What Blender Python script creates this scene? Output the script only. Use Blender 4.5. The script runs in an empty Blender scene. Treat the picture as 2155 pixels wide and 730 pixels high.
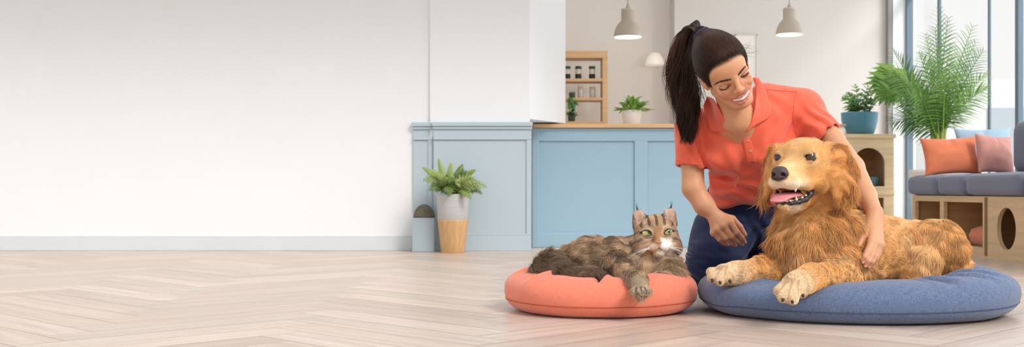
import bpy, bmesh, math, random
import numpy as np
from mathutils import Vector, Matrix
RNG = np.random.default_rng(7); random.seed(7)
C = bpy.context.scene.collection
H, F, CX, HY = 0.372, 2400.0, 1077.5, 400.0     # eye height, focal length (px), optical axis column, horizon row
def at(px, py, Y):
    return Vector(((px-CX)*Y/F, Y, H-(py-HY)*Y/F))
def A3(px, py, Y): return np.array(at(px, py, Y))

# ------------------------------------------------------------------ materials
def lin(c):
    if isinstance(c, str):
        c = [int(c[i:i+2], 16)/255 for i in (0, 2, 4)]
    return tuple((x/12.92 if x <= .04045 else ((x+.055)/1.055)**2.4) for x in c[:3])
MATS = {}
def mat(name, col, rough=.6, var=0, vscale=8, bump=0, bscale=60, metal=0, emit=0, sheen=0, stretch=None, spec=.5, attr=None, sss=0, trans=0, coat=0):
    if name in MATS: return MATS[name]
    m = bpy.data.materials.new(name); m.use_nodes = True; nt = m.node_tree; N = nt.nodes; L = nt.links
    b = N['Principled BSDF']; col = lin(col)
    b.inputs['Base Color'].default_value = (*col, 1); b.inputs['Roughness'].default_value = rough; b.inputs['Metallic'].default_value = metal
    b.inputs['Specular IOR Level'].default_value = spec
    if sheen: b.inputs['Sheen Weight'].default_value = sheen; b.inputs['Sheen Roughness'].default_value = .5
    if emit: b.inputs['Emission Color'].default_value = (*col, 1); b.inputs['Emission Strength'].default_value = emit
    if sss:
        b.inputs['Subsurface Weight'].default_value = sss; b.inputs['Subsurface Radius'].default_value = (.012, .005, .003); b.inputs['Subsurface Scale'].default_value = 1.0
    if coat: b.inputs['Coat Weight'].default_value = coat; b.inputs['Coat Roughness'].default_value = .1
    if trans: b.inputs['Transmission Weight'].default_value = trans
    src = None
    if attr:
        a = N.new('ShaderNodeAttribute'); a.attribute_name = attr; src = a.outputs['Color']
    tc = N.new('ShaderNodeTexCoord'); mp = N.new('ShaderNodeMapping'); L.new(tc.outputs['Object'], mp.inputs['Vector'])
    if stretch: mp.inputs['Scale'].default_value = stretch
    if var:
        n = N.new('ShaderNodeTexNoise'); n.inputs['Scale'].default_value = vscale; n.inputs['Detail'].default_value = 6; L.new(mp.outputs['Vector'], n.inputs['Vector'])
        mr = N.new('ShaderNodeMapRange'); mr.inputs['From Min'].default_value = .25; mr.inputs['From Max'].default_value = .75
        mr.inputs['To Min'].default_value = 1-var; mr.inputs['To Max'].default_value = 1+var; L.new(n.outputs['Fac'], mr.inputs['Value'])
        mx = N.new('ShaderNodeVectorMath'); mx.operation = 'SCALE'
        if src: L.new(src, mx.inputs[0])
        else: mx.inputs[0].default_value = col
        L.new(mr.outputs['Result'], mx.inputs['Scale']); src = mx.outputs['Vector']
    if src: L.new(src, b.inputs['Base Color'])
    if bump:
        n = N.new('ShaderNodeTexNoise'); n.inputs['Scale'].default_value = bscale; n.inputs['Detail'].default_value = 4; L.new(mp.outputs['Vector'], n.inputs['Vector'])
        bp = N.new('ShaderNodeBump'); bp.inputs['Strength'].default_value = bump; bp.inputs['Distance'].default_value = .01
        L.new(n.outputs['Fac'], bp.inputs['Height']); L.new(bp.outputs['Normal'], b.inputs['Normal'])
    MATS[name] = m; return m
def wood(name, col, dark=.8, stretch=(2, 40, 40), rough=.5):
    return mat(name, col, rough, var=.13, vscale=1.5, stretch=stretch, bump=.05, bscale=3)
def glass_mat():
    m = bpy.data.materials.new('window_glass'); m.use_nodes = True; nt = m.node_tree; N = nt.nodes; L = nt.links; N.remove(N['Principled BSDF'])
    t = N.new('ShaderNodeBsdfTransparent'); g = N.new('ShaderNodeBsdfGlossy'); g.inputs['Roughness'].default_value = .02
    mx = N.new('ShaderNodeMixShader'); mx.inputs[0].default_value = .06
    L.new(t.outputs[0], mx.inputs[1]); L.new(g.outputs[0], mx.inputs[2]); L.new(mx.outputs[0], N['Material Output'].inputs[0]); return m

# ------------------------------------------------------------------ objects
def tag(o, label=None, cat=None, group=None, kind=None):
    for k, v in (('label', label), ('category', cat), ('group', group), ('kind', kind)):
        if v: o[k] = v
    return o
def link(name, data, m=None, parent=None, smooth=True):
    o = bpy.data.objects.new(name, data); C.objects.link(o)
    if m is not None: data.materials.append(m)
    if parent is not None: o.parent = parent; o.matrix_parent_inverse = parent.matrix_world.inverted()
    if smooth and hasattr(data, 'polygons') and len(data.polygons): data.polygons.foreach_set('use_smooth', np.ones(len(data.polygons), bool))
    return o
def empty(name, loc, label, cat, group=None):
    o = bpy.data.objects.new(name, None); C.objects.link(o); o.location = loc; o.empty_display_size = .1
    o.matrix_world = Matrix.Translation(loc); return tag(o, label, cat, group)
def mesh_np(name, v, f, m=None, parent=None, col=None, smooth=True, colname='Col'):
    me = bpy.data.meshes.new(name); v = np.asarray(v, np.float32); f = np.asarray(f, np.int32)
    k = f.shape[1]; me.vertices.add(len(v)); me.vertices.foreach_set('co', v.ravel())
    me.loops.add(f.size); me.loops.foreach_set('vertex_index', f.ravel()); me.polygons.add(len(f))
    me.polygons.foreach_set('loop_start', np.arange(len(f), dtype=np.int32)*k); me.polygons.foreach_set('loop_total', np.full(len(f), k, np.int32))
    me.update(); me.validate()
    if col is not None:
        a = me.color_attributes.new(colname, 'FLOAT_COLOR', 'POINT'); c4 = np.ones((len(v), 4), np.float32); c4[:, :3] = col; a.data.foreach_set('color', c4.ravel())
    return link(name, me, m, parent, smooth)
class MB:
    """collects shapes, then builds ONE mesh object"""
    def __init__(s): s.bm = bmesh.new()
    def box(s, lo, hi, M=None):
        lo, hi = Vector(lo), Vector(hi); c = (lo+hi)/2; d = hi-lo
        T = Matrix.Translation(c) @ Matrix.Diagonal((*d, 1)); T = (M @ T) if M else T
        bmesh.ops.create_cube(s.bm, size=1, matrix=T); return s
    def lathe(s, prof, c=(0, 0, 0), n=40, M=None):
        rings = []
        for r, z in prof:
            ring = []
            for i in range(n):
                a = 2*math.pi*i/n; p = Vector((c[0]+r*math.cos(a), c[1]+r*math.sin(a), c[2]+z)); ring.append(s.bm.verts.new(M @ p if M else p))
            rings.append(ring)
        for a, b in zip(rings, rings[1:]):
            for i in range(n): s.bm.faces.new((a[i], a[(i+1) % n], b[(i+1) % n], b[i]))
        s.bm.faces.new(rings[0][::-1]); s.bm.faces.new(rings[-1]); return s
    def tube(s, pts, rad, n=8):
        pts = [Vector(p) for p in pts]; rad = rad if hasattr(rad, '__len__') else [rad]*len(pts); rings = []; up = Vector((.13, .31, .94)).normalized()
        for i, p in enumerate(pts):
            t = (pts[min(i+1, len(pts)-1)]-pts[max(i-1, 0)]).normalized(); x = t.cross(up)
            if x.length < .05: x = t.cross(Vector((1, 0, 0)))
            x.normalize(); y = t.cross(x)
            rings.append([s.bm.verts.new(p+(x*math.cos(2*math.pi*k/n)+y*math.sin(2*math.pi*k/n))*rad[i]) for k in range(n)])
        for a, b in zip(rings, rings[1:]):
            for i in range(n): s.bm.faces.new((a[i], a[(i+1) % n], b[(i+1) % n], b[i]))
        s.bm.faces.new(rings[0][::-1]); s.bm.faces.new(rings[-1]); return s
    def prism(s, outline, holes, y0, y1, M=None):
        """outline/holes are lists of (u,w); a slab from depth y0 to y1"""
        bm = bmesh.new(); es = []
        for loop in [outline]+list(holes):
            vs = [bm.verts.new((u, y0, w)) for u, w in loop]; es += [bm.edges.new((vs[i], vs[(i+1) % len(vs)])) for i in range(len(vs))]
        bmesh.ops.triangle_fill(bm, use_beauty=True, edges=es)
        r = bmesh.ops.extrude_face_region(bm, geom=bm.faces[:])
        bmesh.ops.translate(bm, vec=(0, y1-y0, 0), verts=[g for g in r['geom'] if isinstance(g, bmesh.types.BMVert)])
        if M: bmesh.ops.transform(bm, matrix=M, verts=bm.verts[:])
        bmesh.ops.recalc_face_normals(bm, faces=bm.faces[:])
        me = bpy.data.meshes.new('t'); bm.to_mesh(me); s.bm.from_mesh(me); bpy.data.meshes.remove(me); bm.free(); return s
    def build(s, name, m, parent=None, bevel=0, smooth=False, seg=2, sub=0, recalc=True):
        if recalc: bmesh.ops.recalc_face_normals(s.bm, faces=s.bm.faces[:])
        me = bpy.data.meshes.new(name); s.bm.to_mesh(me); s.bm.free(); o = link(name, me, m, parent, smooth)
        if bevel:
            b = o.modifiers.new('bevel', 'BEVEL'); b.width = bevel; b.segments = seg; b.limit_method = 'ANGLE'; b.angle_limit = math.radians(40)
        if sub:
            b = o.modifiers.new('sub', 'SUBSURF'); b.levels = b.render_levels = sub
        return o
def struct(o): o['kind'] = 'structure'; return o

# ------------------------------------------------------------------ implicit surfaces
def nrm(v): v = np.asarray(v, float); return v/np.linalg.norm(v)
class SDF:
    def __init__(s): s.p = []
    def add(s, f, k=.01, op='u', lip=1.0): s.p.append((op, k, f, lip)); return s
    def cone(s, a, b, ra, rb, k=.01, op='u', flat=None, fs=1.0):
        a, b = np.asarray(a, float), np.asarray(b, float); ba = b-a; L2 = max(ba@ba, 1e-12); fl = None if flat is None else nrm(flat)
        def f(P):
            q = P-a
            if fl is not None: q = q+np.outer(q@fl*(1/fs-1), fl); b2 = ba+fl*(ba@fl)*(1/fs-1)
            else: b2 = ba
            t = np.clip(q@b2/max(b2@b2, 1e-12), 0, 1); return np.sqrt(((q-t[:, None]*b2)**2).sum(1))-(ra+(rb-ra)*t)
        return s.add(f, k, op, max(1, 1/fs) if flat is not None else 1)
    def chain(s, pts, rad, k=.01, k2=None, op='u', flat=None, fs=1.0):
        for i in range(len(pts)-1): s.cone(pts[i], pts[i+1], rad[i], rad[i+1], k if i == 0 or k2 is None else k2, op, flat, fs)
        return s
    def ell(s, c, r, M=None, k=.01, op='u'):
        c = np.asarray(c, float); r = np.asarray(r, float); M = np.eye(3) if M is None else np.asarray(M, float)
        def f(P):
            q = (P-c)@M; k0 = np.sqrt(((q/r)**2).sum(1)); k1 = np.sqrt(((q/r**2)**2).sum(1))+1e-9
            return np.where(k0 < 1e-3, -r.min(), k0*(k0-1)/k1)
        return s.add(f, k, op, 1.6)
    def rbox(s, c, b, r, M=None, k=.01, op='u'):
        c = np.asarray(c, float); b = np.asarray(b, float)-r; M = np.eye(3) if M is None else np.asarray(M, float)
        def f(P):
            q = np.abs((P-c)@M)-b; return np.linalg.norm(np.maximum(q, 0), axis=1)+np.minimum(q.max(1), 0)-r
        return s.add(f, k, op)
    def __call__(s, P, sel=None):
        d = np.full(len(P), 1e3)
        for i, (op, k, f, lip) in enumerate(s.p):
            if sel is not None and not sel[i]: continue
            g = f(P)
            if op == 'u':
                h = np.clip(.5+.5*(g-d)/k, 0, 1); d = g+(d-g)*h-k*h*(1-h); 
            elif op == 's':
                h = np.clip(.5-.5*(d+g)/k, 0, 1); d = d+(-g-d)*h+k*h*(1-h)
            elif op == 'i':
                h = np.clip(.5-.5*(g-d)/k, 0, 1); d = d+(g-d)*(1-h) if False else g+(d-g)*h+k*h*(1-h)
            elif op == 'd': d = d+g          # displacement
        return d
    def select(s, c, R):
        P = np.asarray(c, float)[None]; v = [p[2](P)[0] for p in s.p]; lo = min([x+R*p[3] for x, p in zip(v, s.p) if p[0] == 'u'])
        return [(p[0] in 'id') or (p[0] == 'u' and x-R*p[3] < lo+2*p[1]+.004) or (p[0] == 's' and x-R*p[3] < lo*0+2*p[1]+.01+0*x) for x, p in zip(v, s.p)]
def polygonize(sdf, lo, hi, h, smooth=1):
    lo, hi = np.asarray(lo, float), np.asarray(hi, float); B = 8
    n = np.ceil((hi-lo)/(64*h)).astype(int); idx = np.stack(np.meshgrid(*[np.arange(k) for k in n], indexing='ij'), -1).reshape(-1, 3)*64; size = 64
    while True:
        c = lo+(idx+size/2)*h; d = sdf(c); idx = idx[np.abs(d) < .87*size*h*1.9+.012]
        if size == B: break
        size //= 2; o = np.stack(np.meshgrid(*[[0, size]]*3, indexing='ij'), -1).reshape(-1, 3); idx = (idx[:, None]+o).reshape(-1, 3)
    G = 32; par = idx//G; key = (par[:, 0]*4096+par[:, 1])*4096+par[:, 2]; order = np.argsort(key); idx = idx[order]; key = key[order]
    cuts = np.r_[0, np.nonzero(np.diff(key))[0]+1, len(key)]
    g = np.stack(np.meshgrid(*[np.arange(B+1)]*3, indexing='ij'), -1).reshape(-1, 3)
    KP, KV, Q = [], [], []
    S = np.array([1 << 40, 1 << 20, 1], np.int64); corner = np.stack(np.meshgrid(*[[0, 1]]*3, indexing='ij'), -1).reshape(-1, 3)
    edges = [(a, b) for a in range(8) for b in range(8) if a < b and np.abs(corner[a]-corner[b]).sum() == 1]
    for a, b in zip(cuts[:-1], cuts[1:]):
        bl = idx[a:b]; pc = lo+(np.floor(bl[0]/G)*G+G/2)*h; sel = sdf.select(pc, .87*G*h)
        if not any(x and p[0] == 'u' for x, p in zip(sel, sdf.p)): continue
        pts = lo+(bl[:, None]+g)*h; V = sdf(pts.reshape(-1, 3), sel).reshape(len(bl), B+1, B+1, B+1); sg = V < 0
        cv = np.stack([V[:, x:x+B, y:y+B, z:z+B] for x, y, z in corner], -1); cs = cv < 0; act = cs.any(-1) & ~cs.all(-1)
        bi, ci, cj, ck = np.nonzero(act); vals = cv[act]; acc = np.zeros((len(vals), 3)); cnt = np.zeros(len(vals))
        for p, q in edges:
            x = (vals[:, p] < 0) != (vals[:, q] < 0); t = vals[:, p]/np.where(x, vals[:, p]-vals[:, q], 1)
            acc += np.where(x[:, None], corner[p]+t[:, None]*(corner[q]-corner[p]), 0); cnt += x
        cell = bl[bi]+np.stack([ci, cj, ck], 1); KP.append(lo+(cell+acc/cnt[:, None])*h); KV.append((cell.astype(np.int64)+1)@S)
        for ax in range(3):
            u, w = (ax+1) % 3, (ax+2) % 3; s0 = [slice(None)]+[slice(0, B)]*3; s1 = list(s0); s1[ax+1] = slice(1, B+1)
            A, Bv = sg[tuple(s0)], sg[tuple(s1)]; x = A != Bv; e = np.stack(np.nonzero(x), 1); inside = A[x]; base = (bl[e[:, 0]]+e[:, 1:]).astype(np.int64)+1
            du, dw = np.zeros(3, np.int64), np.zeros(3, np.int64); du[u] = 1; dw[w] = 1
            q = np.stack([(base-du-dw)@S, (base-dw)@S, base@S, (base-du)@S], 1); q[~inside] = q[~inside][:, ::-1]; Q.append(q)
    K = np.concatenate(KV); P = np.concatenate(KP); o = np.argsort(K); K = K[o]; P = P[o]; Q = np.concatenate(Q); f = np.searchsorted(K, Q); f = np.clip(f, 0, len(K)-1)
    ok = (K[f] == Q).all(1); f = f[ok]
    for _ in range(smooth): P = laplace(P, f, .5)
    return P, f
def laplace(P, f, w, mask=None):
    acc = np.zeros_like(P); cnt = np.zeros(len(P))
    for k in range(4):
        i, j = f[:, k], f[:, (k+1) % 4]
        for d in range(3): acc[:, d] += np.bincount(i, P[j, d], len(P))+np.bincount(j, P[i, d], len(P))
        cnt += np.bincount(i, minlength=len(P))+np.bincount(j, minlength=len(P))
    Pn = acc/np.maximum(cnt, 1)[:, None]; ww = w if mask is None else (w*mask)[:, None]; return P+(Pn-P)*ww
def vnormals(P, f):
    a, b, c, d = (P[f[:, k]] for k in range(4)); n = np.cross(c-a, d-b); out = np.zeros_like(P)
    for k in range(4):
        for x in range(3): out[:, x] += np.bincount(f[:, k], n[:, x], len(P))
    return out/np.maximum(np.linalg.norm(out, axis=1), 1e-12)[:, None]
# smooth value noise
_perm = np.random.default_rng(3).random((64, 64, 64)).astype(np.float32)
def vnoise(P, s):
    q = np.asarray(P)*s+100; i = np.floor(q).astype(int); t = q-i; t = t*t*(3-2*t); i &= 63; j = (i+1) & 63; r = 0
    for x in (0, 1):
        for y in (0, 1):
            for z in (0, 1):
                w = (t[:, 0] if x else 1-t[:, 0])*(t[:, 1] if y else 1-t[:, 1])*(t[:, 2] if z else 1-t[:, 2])
                r = r+w*_perm[(j if x else i)[:, 0], (j if y else i)[:, 1], (j if z else i)[:, 2]]
    return r*2-1
def fbm(P, s, o=3): return sum(vnoise(P+17*k, s*2**k)/2**k for k in range(o))
def smooth01(x, a, b): t = np.clip((x-a)/(b-a), 0, 1); return t*t*(3-2*t)
def segdist(P, pts):
    d = np.full(len(P), 9.)
    for a, b in zip(pts[:-1], pts[1:]):
        a, b = np.asarray(a, float), np.asarray(b, float); ba = b-a; t = np.clip((P-a)@ba/(ba@ba+1e-12), 0, 1); d = np.minimum(d, np.linalg.norm(P-a-t[:, None]*ba, axis=1))
    return d

# ------------------------------------------------------------------ strands (hair, fur)
def hair_mat(name, attr='hcol', rough=.45, spec=.35):
    m = bpy.data.materials.new(name); m.use_nodes = True; nt = m.node_tree; b = nt.nodes['Principled BSDF']
    a = nt.nodes.new('ShaderNodeAttribute'); a.attribute_name = attr; nt.links.new(a.outputs['Color'], b.inputs['Base Color'])
    b.inputs['Roughness'].default_value = rough; b.inputs['Specular IOR Level'].default_value = spec; return m
def strands(name, pts, rad, col, m, parent):
    """pts (N,K,3), rad (N,K), col (N,3): one curves object"""
    N, K = pts.shape[:2]; h = bpy.data.hair_curves.new(name); h.add_curves([K]*N)
    o = link(name, h, m, parent, False)
    h.attributes['position'].data.foreach_set('vector', np.ascontiguousarray(pts, np.float32).ravel())
    ra = h.attributes.get('radius') or h.attributes.new('radius', 'FLOAT', 'POINT'); ra.data.foreach_set('value', np.ascontiguousarray(rad, np.float32).ravel())
    c4 = np.ones((N, 4), np.float32); c4[:, :3] = col; ca = h.attributes.new('hcol', 'FLOAT_COLOR', 'CURVE'); ca.data.foreach_set('color', c4.ravel()); return o
def roots(P, f, nv, count, weight):
    a, b, c, d = (P[f[:, k]] for k in range(4)); ar = np.linalg.norm(np.cross(c-a, d-b), axis=1)*.5*weight[f].mean(1); cs = np.cumsum(ar)
    i = np.searchsorted(cs, RNG.random(count)*cs[-1]); i = np.minimum(i, len(f)-1); u, v = RNG.random((2, count, 1))
    mixv = lambda X: (X[f[i, 0]]*(1-u)*(1-v)+X[f[i, 1]]*u*(1-v)+X[f[i, 2]]*u*v+X[f[i, 3]]*(1-u)*v)
    n = mixv(nv); n /= np.linalg.norm(n, axis=1)[:, None]+1e-9; return mixv(P), n, mixv
def fur(P, f, nv, count, weight, flow, length, lift, colf, K=6, width=.0006, clump=.5, clump_s=90, droop=.0, wave=0.0, name='fur', m=None, parent=None, tipcol=None):
    R, n, _ = roots(P, f, nv, count, weight); fl = flow(R, n); fl = fl-n*(fl*n).sum(1)[:, None]; fl /= np.linalg.norm(fl, axis=1)[:, None]+1e-9
    ln = length(R)*(.75+.5*RNG.random(count)); lf = lift(R) if callable(lift) else lift
    side = np.cross(n, fl); j = (RNG.random(count)-.5)*.5; fl = fl+side*j[:, None]
    # clumps: neighbouring hairs share a bend
    cl = np.stack([vnoise(R+5, clump_s), vnoise(R+9, clump_s)], 1)*clump
    fl = fl+side*cl[:, :1]+n*cl[:, 1:]*.25
    t = np.linspace(0, 1, K); pts = np.empty((count, K, 3))
    lf = np.broadcast_to(lf, (count,))
    ph = vnoise(R, clump_s*.6)*6
    for k, s in enumerate(t):
        bend = (1-.65*s)
        pts[:, k] = R+(n*(lf*s*bend)[:, None]+fl*(s*(1-.25*lf))[:, None])*ln[:, None]+np.array([0, 0, -droop])*(s*s*ln)[:, None]
        if wave: pts[:, k] += side*(np.sin(s*5+ph)-np.sin(ph))[:, None]*(wave*ln*s)[:, None]
    rad = np.broadcast_to(width*np.array([1.]*max(1, K-3)+[.85, .55, .12])[-K:], (count, K))*(.7+.6*RNG.random((count, 1)))
    col = colf(R)*(1+.26*(RNG.random((count, 1))-.5))*(1+.34*np.clip(cl[:, :1]/max(clump, 1e-6), -1, 1))
    return strands(name, pts, rad, np.clip(col, 0, 1), m, parent)
X = lambda px, Y: (px-CX)*Y/F
Z = lambda py, Y: H-(py-HY)*Y/F
# ------------------------------------------------------------------ materials of the place
m_wall = mat('white_paint', 'eaedf0', .85, var=.01, vscale=3)
m_beige = mat('beige_paint', 'f6f1ec', .85, var=.01, vscale=3)
m_base = mat('pale_grey_paint', 'd3d9de', .6)
m_wain = mat('grey_blue_paint', 'b4c4ce', .55, var=.015, vscale=4)
m_count = mat('sky_blue_paint', '9cbccf', .55, var=.015, vscale=4)
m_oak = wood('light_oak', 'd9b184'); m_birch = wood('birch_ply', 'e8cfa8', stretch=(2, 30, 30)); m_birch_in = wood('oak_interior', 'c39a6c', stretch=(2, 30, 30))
m_frame = mat('blue_grey_metal', '64798a', .45)
m_grey_metal = mat('warm_grey_metal', '8e8c8a', .5)
m_glass = glass_mat()

# ------------------------------------------------------------------ floor: herringbone planks, one mesh
def make_floor():
    PL, PW = .78, .13; v, f, col, uv = [], [], [], []; rnd = random.Random(5)
    c45 = math.cos(math.pi/4); n = int(round(PL/PW))
    x0, x1, y0, y1 = -6.5, 3.7, -2.5, 10.6
    def addp(a, b, w, h, hor):
        g = .0007; pts = [(a+g, b+g), (a+w-g, b+g), (a+w-g, b+h-g), (a+g, b+h-g)]; R = [((p-q)*c45, (p+q)*c45+3) for p, q in pts]
        cx = sum(p[0] for p in R)/4; cy = sum(p[1] for p in R)/4
        if not (x0-.5 < cx < x1+.3 and y0-.5 < cy < y1+.3): return
        i = len(v); v.extend((max(x0, min(x1, p[0])), max(y0, min(y1, p[1])), 0) for p in R); f.append((i, i+1, i+2, i+3))
        t = rnd.gauss(0, 1); k = 1+.07*max(-2, min(2, t)); h2 = rnd.gauss(0, .012); c = (k*(1+h2), k, k*(1-h2)); col.extend([c]*4)
        o = (rnd.random()*50, rnd.random()*50); uv.extend([((p[0]-a if hor else p[1]-b)+o[0], (p[1]-b if hor else p[0]-a)+o[1]) for p in pts])
    N = 110
    for i in range(-N, N):
        for j in range(-N//n-8, N//n+8):
            # staircase rows of horizontal and vertical planks
            bx, by = i*PW+j*2*PL*0, i*PW
            ox = j*2*PL
            addp(bx+ox, by, PL, PW, True); addp(bx+ox+PL, by-PL+PW, PW, PL, False)
    v = np.array(v); o = mesh_np('floor', v, np.array(f), None, None, np.array(col), smooth=False)
    u = o.data.uv_layers.new(name='uv'); li = np.empty(len(o.data.loops), np.int32); o.data.loops.foreach_get('vertex_index', li); u.data.foreach_set('uv', np.array(uv, np.float32)[li].ravel())
    bm = bmesh.new(); bm.from_mesh(o.data)
    s = [bm.verts.new(p) for p in ((x0, y0, -.0015), (x1, y0, -.0015), (x1, y1, -.0015), (x0, y1, -.0015))]; bm.faces.new(s)
    b = [bm.verts.new((q.co.x, q.co.y, -.1)) for q in s]; bm.faces.new(b[::-1])
    for k in range(4): bm.faces.new((s[k], b[k], b[(k+1) % 4], s[(k+1) % 4]))
    bm.to_mesh(o.data); bm.free()
    m = bpy.data.materials.new('oak_parquet'); m.use_nodes = True; nt = m.node_tree; Nn = nt.nodes; L = nt.links; p = Nn['Principled BSDF']
    a = Nn.new('ShaderNodeAttribute'); a.attribute_name = 'Col'; uvn = Nn.new('ShaderNodeUVMap'); uvn.uv_map = 'uv'
    mp = Nn.new('ShaderNodeMapping'); mp.inputs['Scale'].default_value = (2.2, 34, 1); L.new(uvn.outputs[0], mp.inputs['Vector'])
    n1 = Nn.new('ShaderNodeTexNoise'); n1.inputs['Scale'].default_value = 1; n1.inputs['Detail'].default_value = 7; n1.inputs['Distortion'].default_value = .8; L.new(mp.outputs[0], n1.inputs['Vector'])
    r = Nn.new('ShaderNodeValToRGB'); r.color_ramp.elements[0].position = .3; r.color_ramp.elements[1].position = .7
    r.color_ramp.elements[0].color = (*lin('c2ae9f'), 1); r.color_ramp.elements[1].color = (*lin('d8c7ba'), 1); L.new(n1.outputs['Fac'], r.inputs[0])
    vm = Nn.new('ShaderNodeVectorMath'); vm.operation = 'MULTIPLY'; L.new(r.outputs[0], vm.inputs[0]); L.new(a.outputs['Color'], vm.inputs[1]); L.new(vm.outputs[0], p.inputs['Base Color'])
    p.inputs['Roughness'].default_value = .34; p.inputs['Specular IOR Level'].default_value = .5
    o.data.materials.append(m); return struct(o)
make_floor()

# ------------------------------------------------------------------ walls
Yw = 7.03
struct(MB().box((-6.5, Yw, 0), (-.5, Yw+.2, 2.62)).build('wall_left', m_wall))
struct(MB().box((-6.7, -2.5, 0), (-6.5, Yw+.2, 2.62)).build('wall_side', m_wall))
b = MB().box((-6.5, Yw-.018, 0), (X(868, Yw), Yw, .082)).box((-6.5, Yw-.012, .082), (X(868, Yw), Yw, .09)); struct(b.build('baseboard_left', m_base, bevel=.003))
# column beside the opening: square below the ledge, with a splayed flank above
col_o = MB(); x0, x1, x2 = X(905, 7.01), X(1115, 7.01), X(1190, 7.5)
col_o.box((x0, 7.01, 0), (x1, 7.28, .81))
bmv = col_o.bm
pl = [(x0, 7.01), (x1, 7.01), (x2, 7.5), (x2, 7.7), (x0, 7.7)]
lo_ = [bmv.verts.new((a, b_, .81)) for a, b_ in pl]; hi_ = [bmv.verts.new((a, b_, 2.62)) for a, b_ in pl]
bmv.faces.new(lo_[::-1]); bmv.faces.new(hi_)
for k in range(5): bmv.faces.new((lo_[k], lo_[(k+1) % 5], hi_[(k+1) % 5], hi_[k]))
struct(col_o.build('wall_column', m_wall))
# wainscot on wall and column
def wainscot(name, xa, xb, yf, yb, m):
    w = MB(); zt = .775
    w.box((xa, yf, 0), (xb, yb, zt))
    w.box((xa-.008, yf-.022, zt-.012), (xb+.008, yb, zt+.013)).box((xa-.004, yf-.012, zt-.03), (xb+.004, yb, zt-.012))
    w.box((xa, yf-.012, .68), (xb, yf, .697))
    w.box((xa, yf-.012, 0), (xb, yf, .095)).box((xa, yf-.008, .095), (xb, yf, .105))
    w.box((xb-.03, yf-.008, .1), (xb, yf, .69))
    return struct(w.build(name, m, bevel=.003))
wainscot('trim_1', X(869, 7.0), X(911, 7.0), 7.012, Yw, m_wain)
wainscot('trim_2', X(912, 6.985), X(1118, 6.985), 6.985, 7.01, m_wain)
# back room
struct(MB().box((-.6, 10.4, 0), (1.47, 10.6, 2.62)).build('wall_alcove', m_beige))
struct(MB().box((1.44, 10.1, 0), (3.36, 10.6, 2.62)).build('wall_back', mat('warm_white_paint', 'dddad7', .85)))
struct(MB().box((3.36, 10.06, 0), (3.56, 10.6, 2.62)).build('wall_pilaster', m_wall))
struct(MB().box((X(1868, 10.05), 10.03, 0), (X(1876, 10.05), 10.1, 2.62)).build('trim_3', m_grey_metal))
struct(MB().box((-.6, 7.7, 0), (-.5, 10.6, 2.62)).build('wall_inner', m_beige))
struct(MB().box((-6.7, 5.4, 2.62), (3.6, 10.6, 2.74)).build('ceiling_unseen', m_wall))  # partial ceiling out of view, added to cut the sky light on the walls
# ------------------------------------------------------------------ glazed wall on the right
xw = 3.5; ys = [10.06, 9.34, 8.36, 7.87, 6.6, 5.2, 3.8, 2.4]; wd = [.06, .035, .03, .05, .04, .05, .04, .05]
for i in range(7):
    fr = MB(); a, b_ = ys[i+1], ys[i]
    dp = (.03, .012, .008, .02)[i] if i < 4 else .03; fr.box((xw-dp, b_-wd[i]/2, 0), (xw+dp, b_+wd[i]/2, 2.62))
    fr.box((xw-.03, a, 0), (xw+.03, b_, .05)).box((xw-.03, a, 2.06), (xw+.03, b_, 2.13))
    o = struct(fr.build('window_%d' % (i+1), m_frame, bevel=.004))
    MB().box((xw-.004, a+wd[i+1]/2, .05), (xw+.004, b_-wd[i]/2, 2.06)).build('pane', m_glass, o)
    MB().box((xw-.004, a+wd[i+1]/2, 2.13), (xw+.004, b_-wd[i]/2, 2.62)).build('pane', m_glass, o)
# outside
struct(MB().box((3.75, -4, -.2), (60, 60, -.12)).build('ground_outside', mat('pale_paving', 'dcdcda', .9)))
o = empty('office_building', (14, 26, -.12), 'pale grey building outside beyond the glazed wall', 'building')
bw = MB().box((9, 24, -.12), (30, 32, 2.7)); bw.build('facade', mat('pale_render', 'eceded', .9, var=.03), o)
for k in range(5): MB().box((10+k*3, 23.96, .9), (11.6+k*3, 24.02, 2.1)).build('window', mat('pale_glass', 'b4c2cc', .3), o)

# ------------------------------------------------------------------ reception counter
def counter():
    Yc = 7.42; xa, xb = X(1122, Yc), 1.75; t = empty('reception_counter', ((xa+xb)/2, Yc+.3, 0), 'long sky blue panelled reception counter with a light oak top', 'counter')
    zt = .775
    MB().box((xa, Yc, 0), (xb, Yc+.55, zt)).build('body', m_count, t, bevel=.003)
    fr = MB(); d = .014
    st = [X(1118, Yc)+.005, X(1335, Yc), X(1568, Yc)]
    fr.box((xa, Yc-d, zt-.085), (xb, Yc, zt)).box((xa, Yc-d, 0), (xb, Yc, .095))
    for k, s in enumerate(st): fr.box((s, Yc-d-(.012 if k == 0 else -.001), .09 if k else 0), (s+(.045 if k == 0 else .085), Yc, zt-(.08 if k else 0)))
    fr.build('panel_frame', m_count, t, bevel=.004)
    MB().box((xa, Yc-d-.006, zt-.02), (xb, Yc-d, zt-.002)).build('moulding', m_count, t, bevel=.003)
    MB().box((xa, Yc-.045, zt), (xb+.03, Yc+.6, zt+.026)).build('countertop', m_oak, t, bevel=.004)
    return zt+.026
z_ct = counter()

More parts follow.
